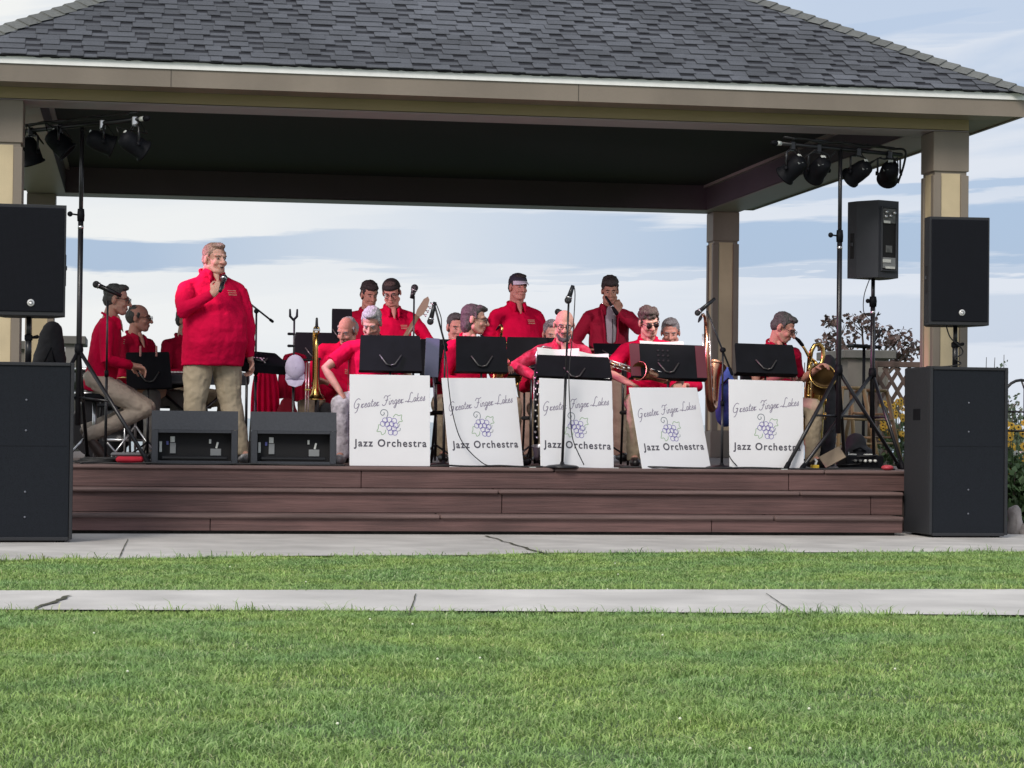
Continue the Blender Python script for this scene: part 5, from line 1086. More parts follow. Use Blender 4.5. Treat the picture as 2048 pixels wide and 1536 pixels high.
# ================================================================== INSTRUMENTS, CHAIRS, CLUTTER
def sax(label, loc, rz, s=1.0, m=None, kind='sax', tiltm=None, grp='saxophones on stage'):
    """body tube, bow and flared bell, crook with mouthpiece, key cups and rods; origin at the bottom bow"""
    m = m or M_gold; t = thing('saxophone', label, 'saxophone', loc, R(rz), grp)
    if tiltm: t.rotation_euler = tiltm.to_euler()
    def TT(mb, pts, r, **k): return mb.tube([V(p) * s for p in pts], [q_ * s for q_ in r], 14, **k)
    TT(MB(), [(0, 0, .66), (0, 0, .4), (0, 0, .10), (0, -.02, .045), (0, -.055, .02), (0, -.09, .03), (0, -.115, .07)], [.014, .021, .029, .032, .034, .036, .038]).build('body_tube', m, t)
    bell = TT(MB(), [(0, -.115, .07), (0, -.135, .16), (0, -.155, .25), (0, -.175, .30), (0, -.195, .33), (0, -.205, .34)], [.038, .044, .052, .063, .080, .088], cap=False).build('bell', m, t)
    TT(MB(), [(0, -.140, .17), (0, -.160, .26), (0, -.190, .322), (0, -.204, .339)], [.040, .046, .068, .084], cap=False).build('bell_lining', mat('dark_brass', (.12, .07, .025), .5, metal=.6), bell)
    MB().torus(V((0, -.206, .342)) * s, .088 * s, .005 * s, RX(R(28)), 26, 8).build('bell_rim', m, bell)
    nk = TT(MB(), [(0, 0, .66), (0, .0, .70), (0, .012, .73), (0, .05, .75), (0, .09, .745), (0, .13, .725)], [.0135, .0125, .012, .011, .010, .009]).build('neck', m, t)
    TT(MB(), [(0, .12, .73), (0, .155, .712), (0, .20, .69)], [.013, .013, .006], rnd=True).build('mouthpiece', M_blk, t)
    b = MB(); rr = random.Random(3)
    for k in range(11):
        z = .58 - k * .046; r_ = .012 + .010 * k / 10; Mx = Matrix.Translation(V(((-1) ** k * .006, -.028 - .010 * k / 10, z)) * s) @ Matrix.Rotation(R(90), 4, 'X')
        b.lathe([(0, 0), (r_ * s, 0), (r_ * s, .006 * s), (0, .009 * s)], 12, Mx)
    for z, r_ in ((.14, .026), (.21, .028)): b.lathe([(0, 0), (r_ * s, 0), (r_ * s, .007 * s), (0, .01 * s)], 14, Matrix.Translation(V((.05, -.14, z)) * s) @ Matrix.Rotation(R(90), 4, 'Y'))
    for x, y in ((.022, -.012), (-.024, -.008), (.028, .006)): b.tube([V((x, y, .12)) * s, V((x, y, .60)) * s], .0032 * s, 6)
    b.build('keywork', M_silver if m is M_copper else m, t); return t
# saxophones
mk = lambda rz, rx=0, ry=0: RZ(R(rz)) @ RY(R(ry)) @ RX(R(rx))
def onlap(label, px, py, Y, M_, s, m, grp='saxophones on stage'): return sax(label, A_(px, py, Y), 0, s, m, tiltm=M_, grp=grp)
onlap('brass saxophone on the lap of the silver haired man', 712, 838, .86, mk(-10, -4, 4), .80, M_gold)
onlap('brass saxophone held by the woman with swept grey hair', 985, 782, .92, mk(10, 2, 8), .75, M_gold)
onlap('rose brass saxophone lying across the lap of the curly haired man', 1335, 762, .70, mk(-8, 12, -74), .92, M_copper)
onlap('rose brass saxophone standing upright between the fourth and fifth signs', 1420, 822, 1.25, mk(150, -2, 3), 1.12, M_copper)
def bari(label, px, Y, m, rz=0, grp='baritone saxophones', sc=1.0, px0=None):
    P = stand_base(px, Y); t = thing('baritone_saxophone', label, 'saxophone', P, R(rz), grp); T_ = lambda mb, pts, r, **k: mb.tube([V(p) * sc for p in pts], [q_ * sc for q_ in r], 14, **k)
    T_(MB(), [(-.02, 0, .98), (-.03, 0, .80), (-.035, .0, .4), (-.035, -.02, .22), (-.02, -.06, .16), (0, -.10, .17), (.01, -.12, .25)], [.022, .028, .042, .046, .049, .051, .052]).build('body_tube', m, t)
    T_(MB(), [(-.02, 0, .96), (-.01, 0, 1.02), (.02, 0, 1.075), (.065, 0, 1.085), (.095, 0, 1.05), (.10, 0, .98), (.085, 0, .92), (.05, 0, .90), (.02, 0, .93)], [.021, .020, .019, .018, .018, .018, .018, .017, .017]).build('pigtail_loop', m, t)
    bl = T_(MB(), [(.01, -.12, .25), (.012, -.13, .5), (.015, -.135, .66), (.02, -.15, .74), (.025, -.18, .785), (.03, -.215, .80)], [.052, .060, .068, .078, .098, .118], cap=False).build('bell', m, t)
    T_(MB(), [(.014, -.135, .62), (.02, -.16, .745), (.028, -.20, .792), (.030, -.214, .799)], [.060, .074, .104, .114], cap=False).build('bell_lining', mat('dark_brass', (.12, .07, .025), .5, metal=.6), bl)
    MB().torus(V((.030, -.217, .801)) * sc, .118 * sc, .0065 * sc, RX(R(66)), 30, 8).build('bell_rim', m, bl)
    T_(MB(), [(.02, .0, .93), (-.03, 0, .97), (-.07, 0, 1.04), (-.10, 0, 1.08)], [.015, .014, .012, .011]).build('neck', m, t); T_(MB(), [(-.09, 0, 1.072), (-.13, -.01, 1.115), (-.175, -.01, 1.15)], [.016, .017, .008], rnd=True).build('mouthpiece', M_blk, t)
    b = MB()
    for k in range(12):
        r_ = .013 + .014 * k / 11; b.lathe([(0, 0), (r_, 0), (r_, .007), (0, .010)], 12, Matrix.Translation(V((-.035 + (-1) ** k * .010, -.046, .92 - k * .058)) * sc) @ Matrix.Rotation(R(90), 4, 'X'))
    for x in (-.075, .0, .012): b.tube([V((x, -.02, .30)) * sc, V((x, -.02, .92)) * sc], .004, 6)
    for z in (.45, .58): b.lathe([(0, 0), (.035, 0), (.035, .008), (0, .012)], 14, Matrix.Translation((.075, -.13, z)) @ Matrix.Rotation(R(90), 4, 'Y'))
    b.build('keywork', m, t)
    b = MB(); 
    for a in (30, 150, 270): b.tube([(0, -.05, .10), (.20 * math.cos(R(a)), -.05 + .20 * math.sin(R(a)), .010)], .009, 8)
    b.tube([(0, -.05, .10), (0, -.05, .165)], .014, 8); b.build('floor_rest', M_blkm, t); return t
bari('baritone saxophone with its bell facing the lawn, right of the fifth sign', 1624, 1.35, M_gold)
bari('baritone saxophone rising above the second sign before the man in the white fronted cap', 997, 2.35, M_gold, 8)
a_, c_ = A_(1212, 594, 3.55), A_(1233, 626, 3.50); t = thing('mouthpiece_tube', 'dark slender tube held to the face of the open jacket man', 'horn', a_); MB().tube([(0, 0, 0), (c_ - a_) * .6, c_ - a_], [.012, .014, .022], 12, rnd=True).build('tube', M_blk, t); MB().tube([(c_ - a_) * .55, (c_ - a_) * .62], .0175, 12).build('ring', M_silver, t)
# bass clarinet of the bald man
P = W('baldman', PEOPLE['baldman']['wl']); P = V((P.x, P.y - .02, DECK)); t = thing('bass_clarinet', 'long black bass clarinet with silver keys between the second and third signs', 'clarinet', P)
MB().tube([(0, 0, .16), (0, 0, .85)], .017, 12).build('body_tube', M_blk, t); MB().tube([(0, 0, .85), (.0, .01, .95), (.06, .05, 1.0), (.14, .10, .99)], [.012, .010, .009, .008], 10).build('neck', M_silver, t)
MB().tube([(0, 0, .17), (0, -.01, .10), (0, -.045, .07), (0, -.08, .10), (0, -.095, .15), (0, -.10, .17)], [.017, .018, .022, .030, .045, .055], 16, cap=False).build('bell', M_silver, t)
b = MB()
for k in range(13): b.lathe([(0, 0), (.011, 0), (.011, .006), (0, .008)], 10, Matrix.Translation(((-1) ** k * .008, -.018, .24 + k * .045)) @ Matrix.Rotation(R(90), 4, 'X'))
for x in (-.021, .021): b.tube([(x, -.004, .22), (x, -.004, .80)], .0032, 6)
b.build('keywork', M_silver, t)
# trombone upright on its stand
P = stand_base(632, 1.25); t = thing('trombone', 'brass trombone standing upright on its bell beside the slim stands', 'trombone', P); zt = A_(632, 655, 1.25).z - DECK; zb_ = A_(632, 800, 1.25).z - DECK
MB().lathe([(.085, zb_), (.070, zb_ + .012), (.045, zb_ + .05), (.028, zb_ + .11), (.018, zb_ + .20), (.015, zb_ + .42), (.012, zt - .04)], 22).build('bell', M_gold, t)
MB().tube([(-.022, .02, zb_ + .10), (-.022, .02, zt - .02), (-.016, .02, zt), (0, .01, zt + .015), (.016, 0, zt), (.018, 0, zt - .05)], .0085, 10).build('tuning_bow', M_gold, t); MB().tube([(0, 0, zt), (0, 0, zt + .075)], [.014, .010], 10, rnd=True).build('counterweight', M_blkm, t)
MB().box((0, 0, zt - .02), (.06, .02, .025), bev=.006).build('brace', M_silver, t)
t2 = thing('trombone_stand', 'small folding stand under the trombone', 'instrument stand', P); MB().tube([(0, 0, .25), (0, 0, zb_ + .06)], .010, 10).build('tube', M_blkm, t2)
for a in (200, 320, 80): MB().tube([(0, 0, .28), (.24 * math.cos(R(a)), .24 * math.sin(R(a)), .012)], .008, 8).build('leg', M_blkm, t2)
P = stand_base(613, 1.15); t = thing('slide_on_peg', None, None, P)
tag(t, 'slim pale trombone slide leaning upright next to the brass bell', 'trombone slide'); t.name = 'trombone_slide'
for x in (-.011, .011): MB().tube([(x, 0, .1), (x + .01, 0, A_(613, 725, 1.15).z - DECK)], .006, 10).build('slide_tube', mat('nickel', (.6, .5, .48), .3, metal=.8), t)
MB().tube([(-.011, 0, .1), (0, 0, .06), (.011, 0, .1)], .007, 10).build('slide_bow', M_gold, t); MB().box((.01, 0, .62), (.05, .015, .02), bev=.004).build('slide_brace', M_gold, t)
# bass guitar
H0 = A_(775, 735, 3.55); H1 = A_(835, 632, 3.5); H2 = A_(856, 602, 3.5); t = thing('bass_guitar', 'bass guitar with pale headstock rising right of the bassist', 'bass guitar', H0); d1 = (H1 - H0); d2 = H2 - H0
MB().tube([(d1 * .0), d1], [.030, .021], 8, flat=(1, .45)).build('neck', mat('maple', (.22, .15, .09), .4), t); dn = d1.normalized(); pn = V((-dn.z, 0, dn.x))
b = MB(); M0 = Matrix((dn, pn, V((0, 1, 0)))).transposed().to_4x4(); M0.translation = d1
b.prism([(0, -.022), (.04, -.040), (.12, -.042), (.19, -.020), (.21, .008), (.17, .030), (.05, .034), (0, .022)], -.009, .009, M0); hd = b.build('headstock', mat('headstock_wood', (.30, .24, .17), .45), t)
for k in range(4): MB().lathe([(0, 0), (.006, 0), (.006, .02), (.014, .022), (.014, .032), (0, .034)], 10, M0 @ Matrix.Translation((.045 + k * .042, -.040, 0)) @ Matrix.Rotation(R(90), 4, 'X')).build('tuning_peg', M_silver, hd)
b = MB(); M1 = Matrix((dn, pn, V((0, 1, 0)))).transposed().to_4x4(); M1.translation = -dn * .18
b.prism([(-.22, -.11), (-.10, -.16), (.03, -.11), (.10, -.155), (.20, -.14), (.16, -.07), (.13, .0), (.20, .09), (.24, .15), (.13, .16), (.02, .11), (-.10, .16), (-.22, .11), (-.26, 0)], -.02, .02, M1); b.build('body', mat('bass_blue', (.02, .022, .07), .25), t)
# acoustic guitar of the balding man
C_ = A_(301, 779, 2.55); t = thing('guitar', 'brown wooden guitar on the lap of the balding man', 'guitar', C_, R(15)); b = MB(); M2m = Matrix.Rotation(R(90), 4, 'X') @ Matrix.Rotation(R(8), 4, 'Z')
b.prism([(-.17, 0), (-.15, .09), (-.07, .12), (.0, .085), (.06, .10), (.12, .07), (.14, 0), (.12, -.07), (.06, -.10), (.0, -.085), (-.07, -.12), (-.15, -.09)], -.04, .04, M2m); b.build('body', mat('guitar_wood', (.42, .20, .09), .3, var=.15), t)
MB().lathe([(0, 0), (.032, 0), (.032, .002), (0, .002)], 18, M2m @ Matrix.Translation((-.02, 0, .041))).build('sound_hole', M_cav, t); MB().tube([M2m @ V((.12, 0, .03)), M2m @ V((.42, .02, .03))], .022, 8, flat=(1, .5)).build('neck', M_blk, t)
# keyboard beside it
C_ = A_(352, 756, 2.5); t = thing('keyboard', 'dark electronic keyboard behind the leader legs', 'keyboard', (C_.x + .15, 2.5, DECK), R(-4)); z = C_.z - DECK
MB().box((0, 0, z), (1.0, .32, .09), (R(6), 0, 0), bev=.012).build('case', mat('keyboard_case', (.05, .052, .06), .45), t)
b = MB()
for k in range(30): b.box((-.43 + k * .0295, .09, z + .052), (.026, .12, .012), (R(6), 0, 0), bev=.002)
tag(b.build('white_keys', M_paper, t), kind=None); MB().box((0, -.155, z - .005), (.98, .012, .05), (R(6), 0, 0)).build('rear_panel', M_edge, t)
for s_ in (-1, 1): MB().tube([(s_ * .40, -.12, 0.01), (-s_ * .36, .12, z - .05)], .014, 8).build('stand_leg', M_blkm, t); 
# chairs and stools
def chair(label, X, Y, rz, h=.44, grp='black band chairs'):
    t = thing('band_chair', label, 'chair', (X, Y, DECK), R(rz), grp); w = .42
    MB().box((0, 0, h), (w, .42, .035), bev=.012).build('seat', M_blk, t); MB().box((0, .21, h + .36), (w - .04, .03, .24), (R(-8), 0, 0), bev=.012).build('backrest', M_blk, t)
    for sx in (-1, 1):
        MB().tube([(sx * .19, -.19, .012), (sx * .18, -.16, h - .02)], .011, 8).build('leg', M_blkm, t); MB().tube([(sx * .19, .22, .012), (sx * .185, .17, h), (sx * .18, .225, h + .46)], .011, 8).build('leg', M_blkm, t)
    MB().tube([(-.18, -.17, .2), (.18, -.17, .2)], .008, 8).build('stretcher', M_blkm, t); return t
for key, lb in (('saxman', 'black chair under the silver haired man behind the first sign'), ('bobwoman', 'black chair under the woman with swept grey hair'), ('baldman', 'black chair under the bald bearded man'), ('curlyman', 'black chair under the curly haired man in sunglasses'),
                ('barimann', 'black chair behind the fifth sign'), ('trombonist', 'black chair under the leaning trombonist'), ('hornman', 'black chair in the middle row behind the second sign'), ('hiddenman', 'black chair in the middle row behind the third sign'), ('greyback', 'black chair in the middle row behind the fourth sign'),
                ('guitarist', 'black chair under the balding guitar player'), ('keyboardist', 'black chair behind the keyboard')):
    P_ = PEOPLE[key]; hh = {'curlyman': .46, 'baldman': .42, 'hiddenman': .41, 'guitarist': .48, 'keyboardist': .48}.get(key, .44); chair(lb, P_['loc'].x, P_['loc'].y + .02, math.degrees(P_['rot']), hh)
P_ = PEOPLE['left']['loc']; t = thing('drum_stool', 'round black stool under the man in profile', 'stool', (P_.x - .03, P_.y, DECK)); MB().lathe([(0, .50), (.16, .50), (.175, .53), (.17, .565), (0, .575)], 26).build('seat', M_blk, t); MB().tube([(0, 0, .15), (0, 0, .50)], .018, 12).build('column', M_silver, t)
for a in (90, 210, 330): MB().tube([(0, 0, .28), (.27 * math.cos(R(a)), .27 * math.sin(R(a)), .015)], .012, 8).build('leg', M_silver, t)
def barstool(label, px, Y, h, w, rz, m):
    P = stand_base(px, Y); t = thing('wooden_stool', label, 'stool', P, R(rz), 'wooden bar stools at the right'); MB().lathe([(0, h - .035), (.15, h - .035), (.165, h - .02), (.165, h - .005), (0, h)], 24).build('seat', m, t); c = []
    for sx, sy in ((-1, -1), (1, -1), (1, 1), (-1, 1)):
        MB().tube([(sx * w * .5, sy * w * .5, 0.0), (sx * w * .26, sy * w * .26, h - .03)], [.019, .022], 10).build('leg', m, t); c.append((sx, sy))
    for k, zz in ((0, .20), (1, .26), (2, .20), (3, .26), (0, .44), (2, .44), (1, .5), (3, .5)):
        f = .5 - .24 * zz / h; a, b_ = c[k], c[(k + 1) % 4]; MB().tube([(a[0] * w * f, a[1] * w * f, zz), (b_[0] * w * f, b_[1] * w * f, zz)], .011, 8).build('rung', m, t)
barstool('light pine bar stool behind the crossed tripod legs', 1693, 3.3, .76, .46, 12, M_wood); barstool('second bar stool, darker, behind the pine one', 1742, 4.4, .76, .44, 30, mat('dark_pine', (.25, .16, .08), .5, var=.2, vscale=5))
# drums half hidden at the left
def drum(label, X, Y, z, r, d, axis, shell, name='drum'):
    t = thing(name, label, 'drum', (X, Y, DECK + z)); Mx = Matrix.Rotation(R(90), 4, 'X') if axis == 'y' else Matrix.Identity(4)
    MB().lathe([(r * .99, -d / 2), (r, -d / 2), (r, d / 2), (r * .99, d / 2)], 32, Mx).build('shell', shell, t)
    for s_ in (-1, 1):
        MB().lathe([(r, s_ * d / 2 - .012), (r + .012, s_ * d / 2 - .012), (r + .012, s_ * d / 2 + .012), (r - .004, s_ * d / 2 + .012)], 32, Mx).build('hoop', M_blkm if axis == 'y' else M_silver, t)
        MB().lathe([(0, s_ * (d / 2 + .002)), (r - .003, s_ * (d / 2 + .002)), (r - .003, s_ * (d / 2 + .004)), (0, s_ * (d / 2 + .004))], 32, Mx).build('drum_head', mat('black_head', (.02, .02, .022), .4) if axis == 'y' else M_plate, t)
    for k in range(6): a = k * 1.047; MB().box(Mx @ V(((r + .008) * math.cos(a), (r + .008) * math.sin(a), 0)), (.02, .02, .05), bev=.004).build('lug', M_silver, t)
    return t
Mdr = mat('drum_black', (.012, .012, .014), .25)
drum('black bass drum standing at the far left behind the profile man', xat(205, 3.4, .9), 3.4, .28, .28, .40, 'y', Mdr, 'bass_drum'); drum('small black drum above the bass drum at the left', xat(178, 3.2, 1.2), 3.2, .70, .155, .22, 'z', Mdr, 'tom_drum')
t = drum('low black floor drum at the far left', xat(250, 3.0, .9), 3.0, .36, .19, .38, 'z', Mdr, 'floor_drum')
for a in (30, 150, 270): MB().tube([(.2 * math.cos(R(a)), .2 * math.sin(R(a)), .0), (.2 * math.cos(R(a)), .2 * math.sin(R(a)), -.355)], .008, 8).build('leg', M_silver, t)
P = stand_base(272, 2.4); t = thing('cymbal_stand', 'silver hi hat stand low beside the profile man feet', 'cymbal stand', P)
MB().tube([(0, 0, .1), (0, 0, .75)], .011, 10).build('tube', M_silver, t); MB().lathe([(0, .745), (.03, .742), (.17, .72), (.17, .722), (.03, .746), (0, .75)], 30).build('cymbal', M_gold, t)
for a in (210, 330, 90): MB().tube([(0, 0, .30), (.24 * math.cos(R(a)), .24 * math.sin(R(a)), .012)], .010, 8).build('leg', M_silver, t)
# amplifier, bags, red jackets, low table
def rbox(name, label, cat, loc, d, m, rz=0, bev=.03, extra=None):
    t = thing(name, label, cat, loc, R(rz)); MB().box((0, 0, d[2] / 2), d, bev=bev).build('body', m, t); return t
M_bag = mat('bag_cloth', (.013, .013, .017), .85, var=.3, vscale=9, bump=.8, bscale=8)
def bag(name, label, px, Y, w, dpt, h, m, lean=0, rz=0, cat='bag', straps=True):
    P = stand_base(px, Y); t = thing(name, label, cat, P, R(rz)); b = MB(); b.tube([(0, 0, .02), (lean * .3, 0, h * .35), (lean * .7, 0, h * .75), (lean, 0, h * .97)], [w * .5, w * .52, w * .46, w * .30], 16, rnd=True, flat=(1, dpt / w)); skinmesh(b, 'bag_body', m, t, .012, 2, [(.03, .12)])
    if straps:
        MB().tube([(lean * .7 - .06, -dpt * .5, h * .7), (lean, -dpt * .62, h * .85), (lean * .7 + .06, -dpt * .5, h * .7)], .010, 8).build('carry_handle', M_blk, t); MB().tube([(-w * .3, -dpt * .53, h * .2), (-w * .28 + lean * .6, -dpt * .5, h * .65)], .005, 6).build('zip', M_silver, t)
    return t
bag('gig_bag', 'tall black instrument bag behind the baritone saxophone', 1646, 1.95, .22, .2, .98, M_bag, .05)
bag('gig_bag', 'black bag propped behind the left subwoofer', 88, 1.2, .30, .2, 1.10, M_bag, .06); bag('duffel_bag', 'low black duffel bag under the wooden stools', 1712, 2.2, .36, .22, .20, M_bag)
bag('blue_bag', 'blue bag hanging between the upright saxophone and the fifth sign', 1452, 1.7, .19, .12, .42, mat('blue_cloth', (.035, .07, .30), .75, var=.25, bump=.5, bscale=12), straps=True).location.z += .42
def cloth(name, label, px, pyt, pyb, Y, w, m, waves=5, cat='jacket'):
    c = A_(px, pyt, Y); z1 = c.z; z0 = A_(px, pyb, Y).z; t = thing(name, label, cat, (c.x, Y, z0)); b = MB(); n, mm = 36, 10; H = z1 - z0; o = []
    for sd in (0, 1):
        vs = []
        for j in range(mm + 1):
            v_ = j / mm; ww = w * (1 - .35 * v_ ** 3)
            for i in range(n + 1):
                u_ = i / n - .5; vs.append((u_ * ww, (.022 * math.sin(u_ * waves * 6.28 + v_) * (1 - .5 * v_)) + (.030 if sd else 0) * (1 - abs(u_ * 2) ** 4), v_ * H - .012 * math.cos(u_ * 9) * (1 - v_)))
        b.add(vs, [(j * (n + 1) + i, j * (n + 1) + i + 1, (j + 1) * (n + 1) + i + 1, (j + 1) * (n + 1) + i)[::-1 if sd else 1] for j in range(mm) for i in range(n)], True)
    b.build('folded_cloth', m, t); return t, H
t, H = cloth('red_jacket', 'bright red jacket hanging behind the leader stand', 531, 738, 832, 1.75, .25, M_red); MB().tube([(-.06, .01, H), (0, .01, H + .02), (.06, .01, H)], .014, 8, rnd=True).build('collar', M_red, t)
t, H = cloth('red_jacket', 'dark red jacket hanging behind the lavender cap', 590, 712, 800, 1.95, .30, M_redd, 4); MB().tube([(-.08, .01, H), (0, .01, H + .02), (.08, .01, H)], .014, 8, rnd=True).build('collar', M_redd, t)
P = stand_base(572, 1.85); t = thing('coat_rack', 'low black rail rack carrying the red jackets', 'rack', P); zr = A_(560, 728, 1.85).z - DECK
MB().tube([(-.36, 0, zr), (.30, 0, zr + .05)], .012, 8).build('rail', M_blkm, t)
for x in (-.34, .28): MB().tube([(x, 0, .012), (x, 0, zr + (.0 if x < 0 else .045))], .012, 8).build('upright', M_blkm, t); MB().tube([(x, -.2, .014), (x, .2, .014)], .012, 8).build('foot', M_blkm, t)
bag('red_bag', 'red bag on the deck behind the second wedge monitor', 575, 1.5, .24, .18, .50, mat('red_bag_cloth', (.42, .01, .03), .8, var=.2, bump=.5, bscale=12))
t = rbox('low_table', 'low brown table behind the second wedge monitor', 'table', stand_base(572, 2.35) + V((0, 0, .62)), (.42, .34, .03), mat('table_top', (.20, .10, .08), .5, var=.2), bev=.006)
for sx in (-1, 1):
    for sy in (-1, 1): MB().box((sx * .18, sy * .14, -.305), (.03, .03, .61), bev=.004).build('leg', M_blk, t)
bag('black_backpack', 'black backpack behind the first jeans clad knee', 655, 1.9, .26, .18, .46, M_bag)
# lavender cap hung from the slim stand
c = A_(590, 740, .90); t = thing('baseball_cap', 'pale lavender baseball cap hanging on the slim stand', 'cap', c); M_cp = mat('lavender_cloth', (.50, .44, .60), .85, var=.12, vscale=16, bump=.4, bscale=30); n = 24; vs = []; b = MB()
for i in range(8):
    a = i / 7 * math.pi / 2 * .96
    for k in range(n): th_ = 2 * math.pi * k / n; vs.append((.083 * math.cos(a) * math.cos(th_), -.055 * math.sin(a) * 1.0, .02 + .108 * math.cos(a) * math.sin(th_)))
b.add(vs, [(i * n + k, i * n + (k + 1) % n, (i + 1) * n + (k + 1) % n, (i + 1) * n + k) for i in range(7) for k in range(n)], True); b.build('crown', M_cp, t)
b = MB(); pts = [(x, z) for x, z in [(-.078, -.03), (-.080, -.08), (-.055, -.125), (0, -.142), (.055, -.125), (.080, -.08), (.078, -.03), (.04, -.055), (0, -.062), (-.04, -.055)]]
b.add([(x, -.012 - .02 * (1 - (x / .08) ** 2), z) for x, z in pts] + [(x, -.006 - .02 * (1 - (x / .08) ** 2), z) for x, z in pts], [tuple(range(10)), tuple(range(19, 9, -1))] + [(k, (k + 1) % 10, 10 + (k + 1) % 10, 10 + k) for k in range(10)]); b.build('brim', M_cp, t)
MB().ell((0, -.054, .02), (.007, .006, .007)).build('button', M_cp, t)
# pedals, connector box, cardboard, small things at the deck edge
P = stand_base(1722, .75); t = thing('stage_box', 'black connector box with pale plugs on the deck at the right', 'connector box', P, R(4)); MB().box((0, 0, .06), (.34, .22, .11), bev=.012).build('case', M_blk, t)
for k in range(5): MB().lathe([(0, 0), (.012, 0), (.012, .035), (0, .04)], 12, Matrix.Translation((-.10 + k * .045, -.11, .07)) @ Matrix.Rotation(R(90), 4, 'X')).build('plug', M_plate if k > 1 else mat('grey_plate', (.1, .1, .1)), t)
for x, sx in ((-.08, .06), (.06, .07)): MB().box((x, -.02, .122), (sx, .04, .012), bev=.004).build('bright_label', M_plate, t)
cable('coiled cable on top of the connector box', [(P.x - .15 + .10 * math.cos(a * .7) + .02 * a / 3, P.y - .05 + .08 * math.sin(a * .7), DECK + .012 + .004 * a) for a in range(28)], .006)
P = stand_base(1666, .55); o = MB().box((0, 0, 0), (.20, .012, .115), (R(-25), R(-28), 0), bev=.003).build('cardboard_flap', mat('cardboard', (.28, .22, .16), .85, var=.1)); o.location = P + V((0, 0, .10)); tag(o, 'tan cardboard flap leaning low beside the tripod leg', 'cardboard')
P = stand_base(1631, .25); t = thing('spring_clamp', 'small yellow clamp on the deck edge', 'clamp', P); MB().box((0, 0, .02), (.065, .05, .036), bev=.006).build('jaw', mat('yellow_plastic', (.50, .33, .02), .5), t); MB().tube([(.0, 0, .03), (.015, 0, .07), (.0, 0, .085)], [.010, .012, .010], 8, rnd=True).build('handle', M_plate, t)
P = stand_base(1776, .10); o = MB().ell((0, 0, .022), (.052, .05, .024)).build('red_cushion', mat('red_plastic', (.45, .05, .07), .5)); o.location = P; tag(o, 'small pinkish red pad on the deck edge beside the right subwoofer', 'pad')
for px, lb in ((1570, 'pale tape mark on the deck edge under the fifth sign'), (1067, 'pale tape mark on the deck edge between the second and third signs'), (1232, 'pale tape mark on the deck edge right of the third sign')):
    p = stand_base(px, .02); o = MB().box((p.x, p.y, DECK + .004), (.05, .03, .004)).build('tape_mark', M_plate); tag(o, lb, 'tape')
def floorcable(lb, pts, r=.007): cable(lb, [(xat(px, Y, .53), Y, DECK + .008 + (k % 3 == 1) * .006) for k, (px, Y) in enumerate(pts)], r)
floorcable('black cable along the deck edge at the left', [(160, .04), (200, .12), (240, .05), (270, .10), (300, .03), (350, .045), (420, .03), (500, .05), (600, .03), (690, .05)])
floorcable('black cable along the deck edge before the second sign', [(860, .05), (890, .02), (925, .06), (960, .03), (1000, .05), (1040, .04), (1085, .06)])
floorcable('black cable running along the deck under the fourth sign', [(1240, .06), (1300, .05), (1370, .07), (1440, .04), (1500, .06), (1580, .05), (1640, .08), (1720, .10), (1790, .14)])
P = stand_base(195, .35); t = thing('cable_heap', 'heap of black cables at the left deck edge', 'cables', P)
for k in range(4): b = MB(); b.tube([(.16 * math.cos(a * .55 + k) * (1 + .06 * a / 10) + .03 * k, .10 * math.sin(a * .55 + k), .012 + .010 * k + .002 * (a % 3)) for a in range(26)], .0075, 7); b.build('coil', M_cable, t)
P = stand_base(262, .30); t = thing('red_flight_case', 'low red and grey bag lying at the left deck edge', 'bag', P); MB().box((0, 0, .035), (.22, .16, .05), bev=.018).build('lower_half', mat('red_bag_cloth', (.42, .01, .03)), t); MB().box((-.02, .03, .075), (.26, .14, .03), bev=.012).build('upper_half', mat('grey_cloth2', (.12, .12, .13), .8), t); t.name = 'small_bag'
# ================================================================== BEHIND AND BESIDE THE STAGE
M_leafd = mat('purple_leaf', (.055, .040, .038), .6, island=.5, island_col=(.14, .085, .075)); M_leafg = mat('green_leaf', (.06, .11, .04), .6, island=.45); M_conif = mat('silver_green_leaf', (.13, .19, .11), .7, island=.4, island_col=(.32, .38, .27)); M_bark = mat('bark', (.07, .05, .04), .9, var=.3, vscale=20)
def leafcloud(b, c, r, n, sz, seed, droop=.3, shell=.0):
    q_ = np.random.default_rng(seed)
    for _ in range(n):
        while True:
            p = q_.uniform(-1, 1, 3)
            if shell ** 2 < (p ** 2).sum() < 1: break
        P = V((c[0] + p[0] * r[0], c[1] + p[1] * r[1], c[2] + p[2] * r[2])); a = V(q_.normal(0, 1, 3)); a.z -= droop; a.normalize(); s_ = sz * q_.uniform(.6, 1.3); n_ = a.cross(V(q_.normal(0, 1, 3))).normalized()
        b.add([P, P + a * s_ * .5 + n_ * s_ * .33, P + a * s_, P + a * s_ * .5 - n_ * s_ * .33], [(0, 1, 2, 3)])
